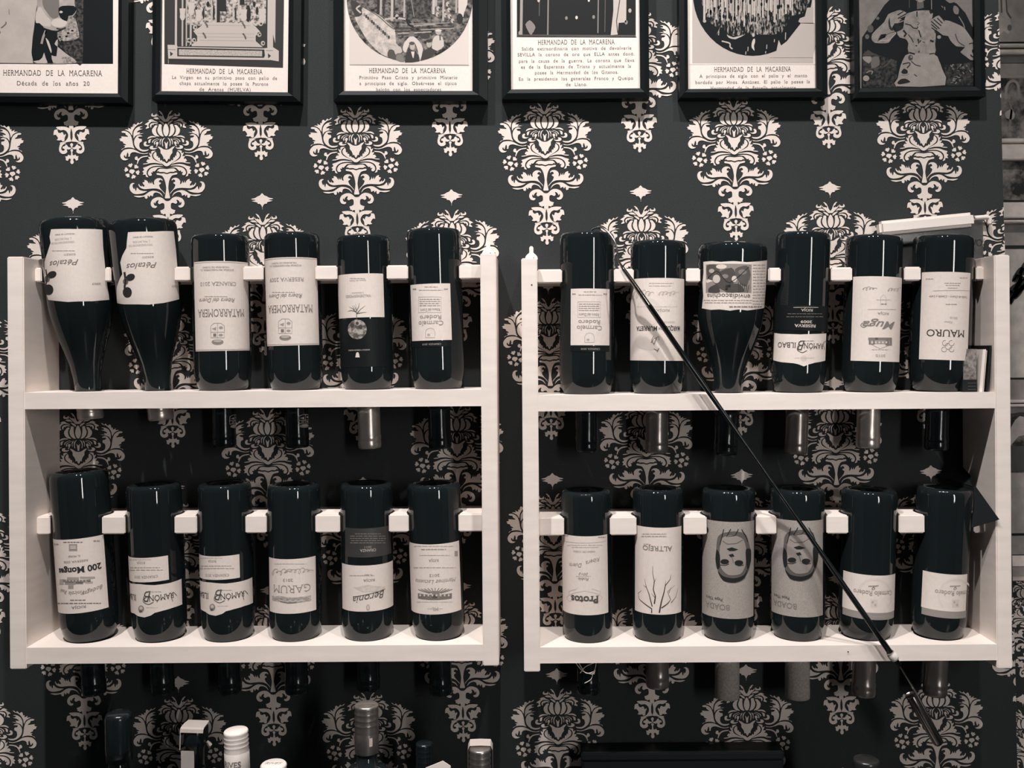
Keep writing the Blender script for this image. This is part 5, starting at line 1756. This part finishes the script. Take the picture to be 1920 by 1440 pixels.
# black card wedged behind the last bottle of the lower shelf
cd = empty('black_card', P(1840, 950, .06))
tag(cd, 'thin black card wedged slantwise behind the last upturned bottle of the lower shelf', 'card')
b6 = BOT['D6']
A_, B_, C_ = P(1757, 893, .006), P(1831, 914, .058), P(1874, 974, .101)
nrm = (B_ - A_).cross(C_ - A_).normalized()
if nrm.z < 0:
    nrm = -nrm
def on_card(x, t):
    return Vector((x, -t, A_.z - (nrm.x * (x - A_.x) + nrm.y * (-t - A_.y)) / nrm.z))
bx, rr6 = b6['base'].x + math.tan(b6['tau']) * .02, b6['R'] + .0025
outl = [A_, B_, C_]
for a in (52, 35, 15, -5, -25, -45, -60):
    outl.append(on_card(bx + rr6 * math.cos(math.radians(a)), min(b6['ax'] + rr6 * math.sin(math.radians(a)), .1)))
n6 = len(outl)
mdl = [Vector(v) for v in outl] + [Vector(v) + nrm * .0008 for v in outl]
bm = bmesh.new()
bv = [bm.verts.new(v) for v in mdl]
bm.faces.new(bv[:n6])
bm.faces.new(bv[n6:][::-1])
for k in range(n6):
    bm.faces.new((bv[k], bv[(k + 1) % n6], bv[n6 + (k + 1) % n6], bv[n6 + k]))
bmesh.ops.triangulate(bm, faces=bm.faces[:])
under(from_bm('sheet', bm, (M_BLACKLABEL,)), cd)

# cards and folder standing beside the last bottle of the upper shelf
zs_ = RACK['right']['shz'][0][1] + .0003
def slab(name, pts_bottom_top, t0, t1, thick, m, label, cat, group=None):
    """leaning card: bottom-left/right u at the shelf, top u and v, from depth t0 (front) to t1 (back)"""
    pass
xin = RACK['right']['x'][2]
def card(x_bot, x_top, h, t0, t1, th, m, name, label, cat):
    e = empty(name, (x_bot, -(t0 + t1) / 2, zs_))
    tag(e, label, cat)
    vs = []
    for (dx) in (0, th):
        vs += [(x_bot + dx, -t0, zs_), (x_bot + dx, -t1, zs_), (x_top + dx, -t1, zs_ + h), (x_top + dx, -t0, zs_ + h)]
    under(mesh('sheet', vs, [(0, 1, 2, 3), (7, 6, 5, 4), (0, 4, 5, 1), (1, 5, 6, 2), (2, 6, 7, 3), (3, 7, 4, 0)], (m,)), e)
    return e
card(xin - .0085, xin - .0030, .061, .088, .010, .0022, M_BLACKLABEL, 'folder', 'black folder leaning against the rack side panel beside the MAURO bottle', 'folder')
card(xin - .0115, xin - .0065, .0545, .086, .012, .0008, M_PAPER, 'loose_card', 'thin white card squeezed beside the black folder on the shelf', 'card')
card(xin - .0170, xin - .0118, .056, .087, .012, .0042, M_WHITEPL, 'booklet', 'thick white booklet standing between the folder and the printed card', 'booklet')
e = empty('printed_card', (xin - .022, -.05, zs_))
tag(e, 'mottled grey printed card with a black foot standing beside the MAURO bottle', 'card')
M_PCARD = printed('grey_card_print', grey(.1), grey(.42), 150, lo=.35, hi=.65)
yb0 = -.084
under(mesh('sheet', [(xin - .0365, yb0, zs_ + .016), (xin - .0192, yb0, zs_ + .016), (xin - .0165, yb0 + .004, zs_ + .0565), (xin - .034, yb0 + .004, zs_ + .0565),
                     (xin - .0365, yb0 + .001, zs_ + .016), (xin - .0192, yb0 + .001, zs_ + .016), (xin - .0165, yb0 + .005, zs_ + .0565), (xin - .034, yb0 + .005, zs_ + .0565)],
           [(0, 1, 2, 3), (7, 6, 5, 4), (0, 4, 5, 1), (1, 5, 6, 2), (2, 6, 7, 3), (3, 7, 4, 0)], (M_PCARD,)), e)
under(box('foot', xin - .038, xin - .0190, yb0 - .001, yb0 + .006, zs_, zs_ + .0162, M_BLACKLABEL), e)
for k in range(3):
    under(box('foot_line', xin - .031, xin - .0205, yb0 - .0013, yb0 - .0009, zs_ + .003 + k * .0042, zs_ + .0034 + k * .0042, I(.18)), e)

# loose wires hanging under the lower shelf of the right rack
zl = RACK['right']['shz'][1][0]
we = empty('wire_strand', P(1095, 1246, .07))
tag(we, 'thin pale curled wires hanging below the lower shelf by the Protos bottle neck', 'wire')
for q in ([(1078, 1241, .085), (1092, 1258, .088), (1110, 1264, .088), (1116, 1256, .088)], [(1084, 1241, .085), (1098, 1262, .088), (1114, 1258, .088), (1118, 1242, .085)],
          [(1118, 1241, .086), (1098, 1250, .088), (1088, 1262, .088)], [(1112, 1262, .086), (1108, 1274, .086), (1096, 1281, .086)], [(1116, 1256, .088), (1114, 1264, .087), (1112, 1262, .086)]):
    pp = [P(*h) for h in q]
    under(tube('strand', catmull([tuple(p) for p in pp], 4, False), .00045, M_PAPER, n=6), we)

# ================================================================== BOTTLES ON THE COUNTER, only their tops in view
def bar_bottle(u, v, t, cap_profile, capm, glassm, label, lean=(0, 0), body=True, neck_r=.0125, body_r=.034, drop=.055, Rb=None):
    """u,v: centre of the cap's top; cap_profile: list of (r, depth below top)"""
    p = P(u, v, t)
    H = p.z - counter_z
    e = empty('spirit_bottle', (p.x, p.y, counter_z))
    tag(e, label, 'bottle', 'bottles on the back bar')
    zc = H
    ch = max(z for (r, z) in cap_profile)
    e.rotation_euler = (math.radians(lean[0]), math.radians(lean[1]), 0)
    ns = zc - ch
    prof = [(body_r * .8, 0), (body_r * .97, .002), (body_r, .008)]
    sh = ns - drop
    prof += [(body_r, sh - .045)]
    for k in range(1, 9):
        a = k / 8 * math.pi / 2
        prof.append((neck_r + (body_r - neck_r) * math.cos(a) , sh - .045 + .05 * math.sin(a)))
    prof += [(neck_r, sh + .02), (neck_r, ns + .004)]
    lathe_obj('glass', prof, glassm, e, 40)
    cp = [(r, zc - z) for (r, z) in cap_profile]
    c = lathe_obj('cap', cp, capm, e, 40)
    return e, H

ribs = lambda r, z0, z1, n: [q for k in range(n) for q in ((r, z0 + (z1 - z0) * k / n), (r - .0009, z0 + (z1 - z0) * (k + .45) / n), (r, z0 + (z1 - z0) * (k + .9) / n))]
M_CAPGREY = mat('grey_screw_cap_metal', (.42, .38, .35), .32, .9)
# silver screw cap, centre
e, H = bar_bottle(687, 1320, .20, [(.0005, 0), (.0125, 0), (.0141, .0012)] + ribs(.0145, .003, .030, 4) + [(.0138, .032), (.0142, .034), (.0142, .056), (.0138, .057)], M_CAPGREY, M_GLASS,
                  'dark bottle with silver ridged screw cap and long sleeve on the back bar', drop=.02, body_r=.036)
for (a, z0, z1) in ((-35, .042, .050), (22, .036, .046)):
    dd = [( .01435 * math.sin(math.radians(a + k)), -.01435 * math.cos(math.radians(a + k))) for k in (0, 8, 16)]
    vs = [(x, y, H - z0) for (x, y) in dd] + [(x, y, H - z1) for (x, y) in dd]
    mesh('sleeve_patch', vs, [(0, 1, 4, 3), (1, 2, 5, 4)], (I(.7 if a > 0 else .05),), e)
# white screw cap with lettering RIVES
e, H = bar_bottle(459, 1368, .245, [(.0005, 0), (.0125, 0), (.0135, .0012)] + ribs(.0138, .003, .022, 4) + [(.0132, .023), (.0140, .0245), (.0140, .048), (.0135, .05)], M_WHITEPL, M_GLASS,
                  'bottle with white ridged screw cap lettered RIVES on the back bar', lean=(0, -2.0), drop=.02)
tv, tf = text_mesh('RIVES', 'bold')
vs = []
for (x, y) in tv:
    a = x * .021 / .0142 - .15
    vs.append((.01425 * math.sin(a), -.01425 * math.cos(a), H - .0345 + (y - .5) * .0068))
mesh('lettering', vs, tf, (I(.3),), [c for c in e.children if c.name.startswith('cap')][0])
# second white cap, lower
e, H = bar_bottle(513, 1431, .33, [(.0005, 0), (.0120, 0), (.0134, .0014)] + ribs(.0138, .003, .022, 4) + [(.0132, .03)], M_WHITEPL, M_GLASS,
                  'low bottle with plain white cap beside the cap lettered RIVES', drop=.02)
tv, tf = text_mesh('RIVES', 'script')
mesh('lettering', [(x * .018, (y - .5) * .005, H + .0002) for (x, y) in tv], tf, (I(.4),), [c for c in e.children if c.name.startswith('cap')][0])
# black stopper with a white paper seal folded over it
e, H = bar_bottle(354, 1358, .165, [(.0005, 0), (.0125, 0), (.0142, .003), (.0145, .018), (.0138, .024), (.0120, .026), (.0120, .055)], M_BLACKFOIL, M_GLASS,
                  'dark bottle with black stopper under a folded white paper seal', lean=(0, 2), drop=.02)
rr = .0152
bm = bmesh.new()
def ribbon(rows):
    prev = None
    for (xa, xb, y, z) in rows:
        a = bm.verts.new((xa, y, H + z)); c = bm.verts.new((xb, y, H + z))
        if prev:
            bm.faces.new((prev[0], prev[1], c, a))
        prev = (a, c)
ribbon([(-.0148, .0135, -rr, -.0045), (-.0148, .0135, -rr + .001, -.0005), (-.0148, .0135, -rr + .004, .0010), (-.0148, .0135, 0, .0014), (-.0140, .0120, rr - .004, .0010), (-.0140, .0120, rr, -.006)])
ribbon([(-.0150, -.0138, -rr + .001, -.0045), (-.0152, -.0140, -rr + .0012, -.026)])
ribbon([(-.0130, .0030, -.0150, -.0265), (-.0125, .0035, -.0146, -.040), (-.0120, .0040, -.0142, -.066)])
bmesh.ops.solidify(bm, geom=bm.faces[:], thickness=.0006)
from_bm('paper_seal', bm, (M_WHITEPL,), e)
tube('seal_tab', [(.0155, -.006, H - .018), (.0200, -.006, H - .022), (.0185, -.006, H - .026)], [.0018, .0022, .0012], M_WHITEPL, e, 8)
# dark bottle with round black cap
e, H = bar_bottle(223, 1335, .14, [(.0005, 0), (.012, 0), (.0155, .002), (.0165, .006), (.0165, .045), (.016, .06)], M_BLACKFOIL, M_GLASS,
                  'black-capped dark bottle beside the paper-sealed bottle, in shadow', drop=.03)
# black ridged cap and neighbours
e, H = bar_bottle(795, 1392, .12, [(.0005, 0), (.009, 0), (.0105, .0015)] + ribs(.0108, .003, .03, 4) + [(.0102, .05)], M_BLACKFOIL, M_GLASS, 'slim dark bottle with black ridged cap on the back bar', drop=.02, neck_r=.0095, body_r=.028)
e, H = bar_bottle(900, 1402, .20, [(.0005, 0), (.0115, 0), (.0126, .001)] + ribs(.0130, .003, .03, 4) + [(.0125, .05)], M_CAPGREY, M_GLASS,
                  'bottle with grey ridged screw cap under a white paper strip', drop=.02)
bm = bmesh.new()
prev = None
for (x, z) in ((-.0150, -.045), (-.0148, -.004), (-.0125, .0012), (0, .0018), (.0125, .0012), (.0148, -.004), (.0150, -.04)):
    a = bm.verts.new((x, .002, H + z)); c = bm.verts.new((x, .0125, H + z + .004))
    if prev:
        bm.faces.new((prev[0], prev[1], c, a))
    prev = (a, c)
bmesh.ops.solidify(bm, geom=bm.faces[:], thickness=.0006)
from_bm('paper_strip', bm, (M_WHITEPL,), e)
e, H = bar_bottle(1624, 1422, .16, [(.0005, 0), (.013, 0), (.0155, .0015), (.0158, .004), (.0158, .03), (.015, .05)], mat('dark_grey_cap', (.05, .05, .05), .25, .6), M_GLASS,
                  'dark bottle with flat dark grey cap below the rod cup', drop=.02)
# white price card between the bottles
pc = P(820, 1433, .24)
e = empty('paper_tag', (pc.x, pc.y, counter_z))
tag(e, 'white paper tag standing among the bottles on the back bar', 'tag')
hh = pc.z - counter_z
mesh('sheet', [(-.013, 0, 0), (.013, 0, 0), (.015, .004, hh - .004), (.006, .004, hh + .002), (-.014, .004, hh - .006),
               (-.013, .001, 0), (.013, .001, 0), (.015, .005, hh - .004), (.006, .005, hh + .002), (-.014, .005, hh - .006)],
     [(0, 1, 2, 3, 4), (9, 8, 7, 6, 5), (0, 5, 6, 1), (1, 6, 7, 2), (2, 7, 8, 3), (3, 8, 9, 4), (4, 9, 5, 0)], (M_WHITEPL,), e)
# black flat box on the counter
q0, q1 = P(1092, 1404, .040), P(1470, 1422, .040)
e = empty('black_box', ((q0.x + q1.x) / 2, -.06, counter_z))
tag(e, 'wide black box standing against the wall on the back bar', 'box')
under(box('body', q0.x, q1.x, -.038, -.004, counter_z, q1.z - .002, M_FRAME, bevel=.002), e)
under(box('lid', q0.x - .001, q1.x + .001, -.039, -.003, q1.z - .002, q1.z + .008, M_FRAME, bevel=.0015), e)

bpy.context.view_layer.update()
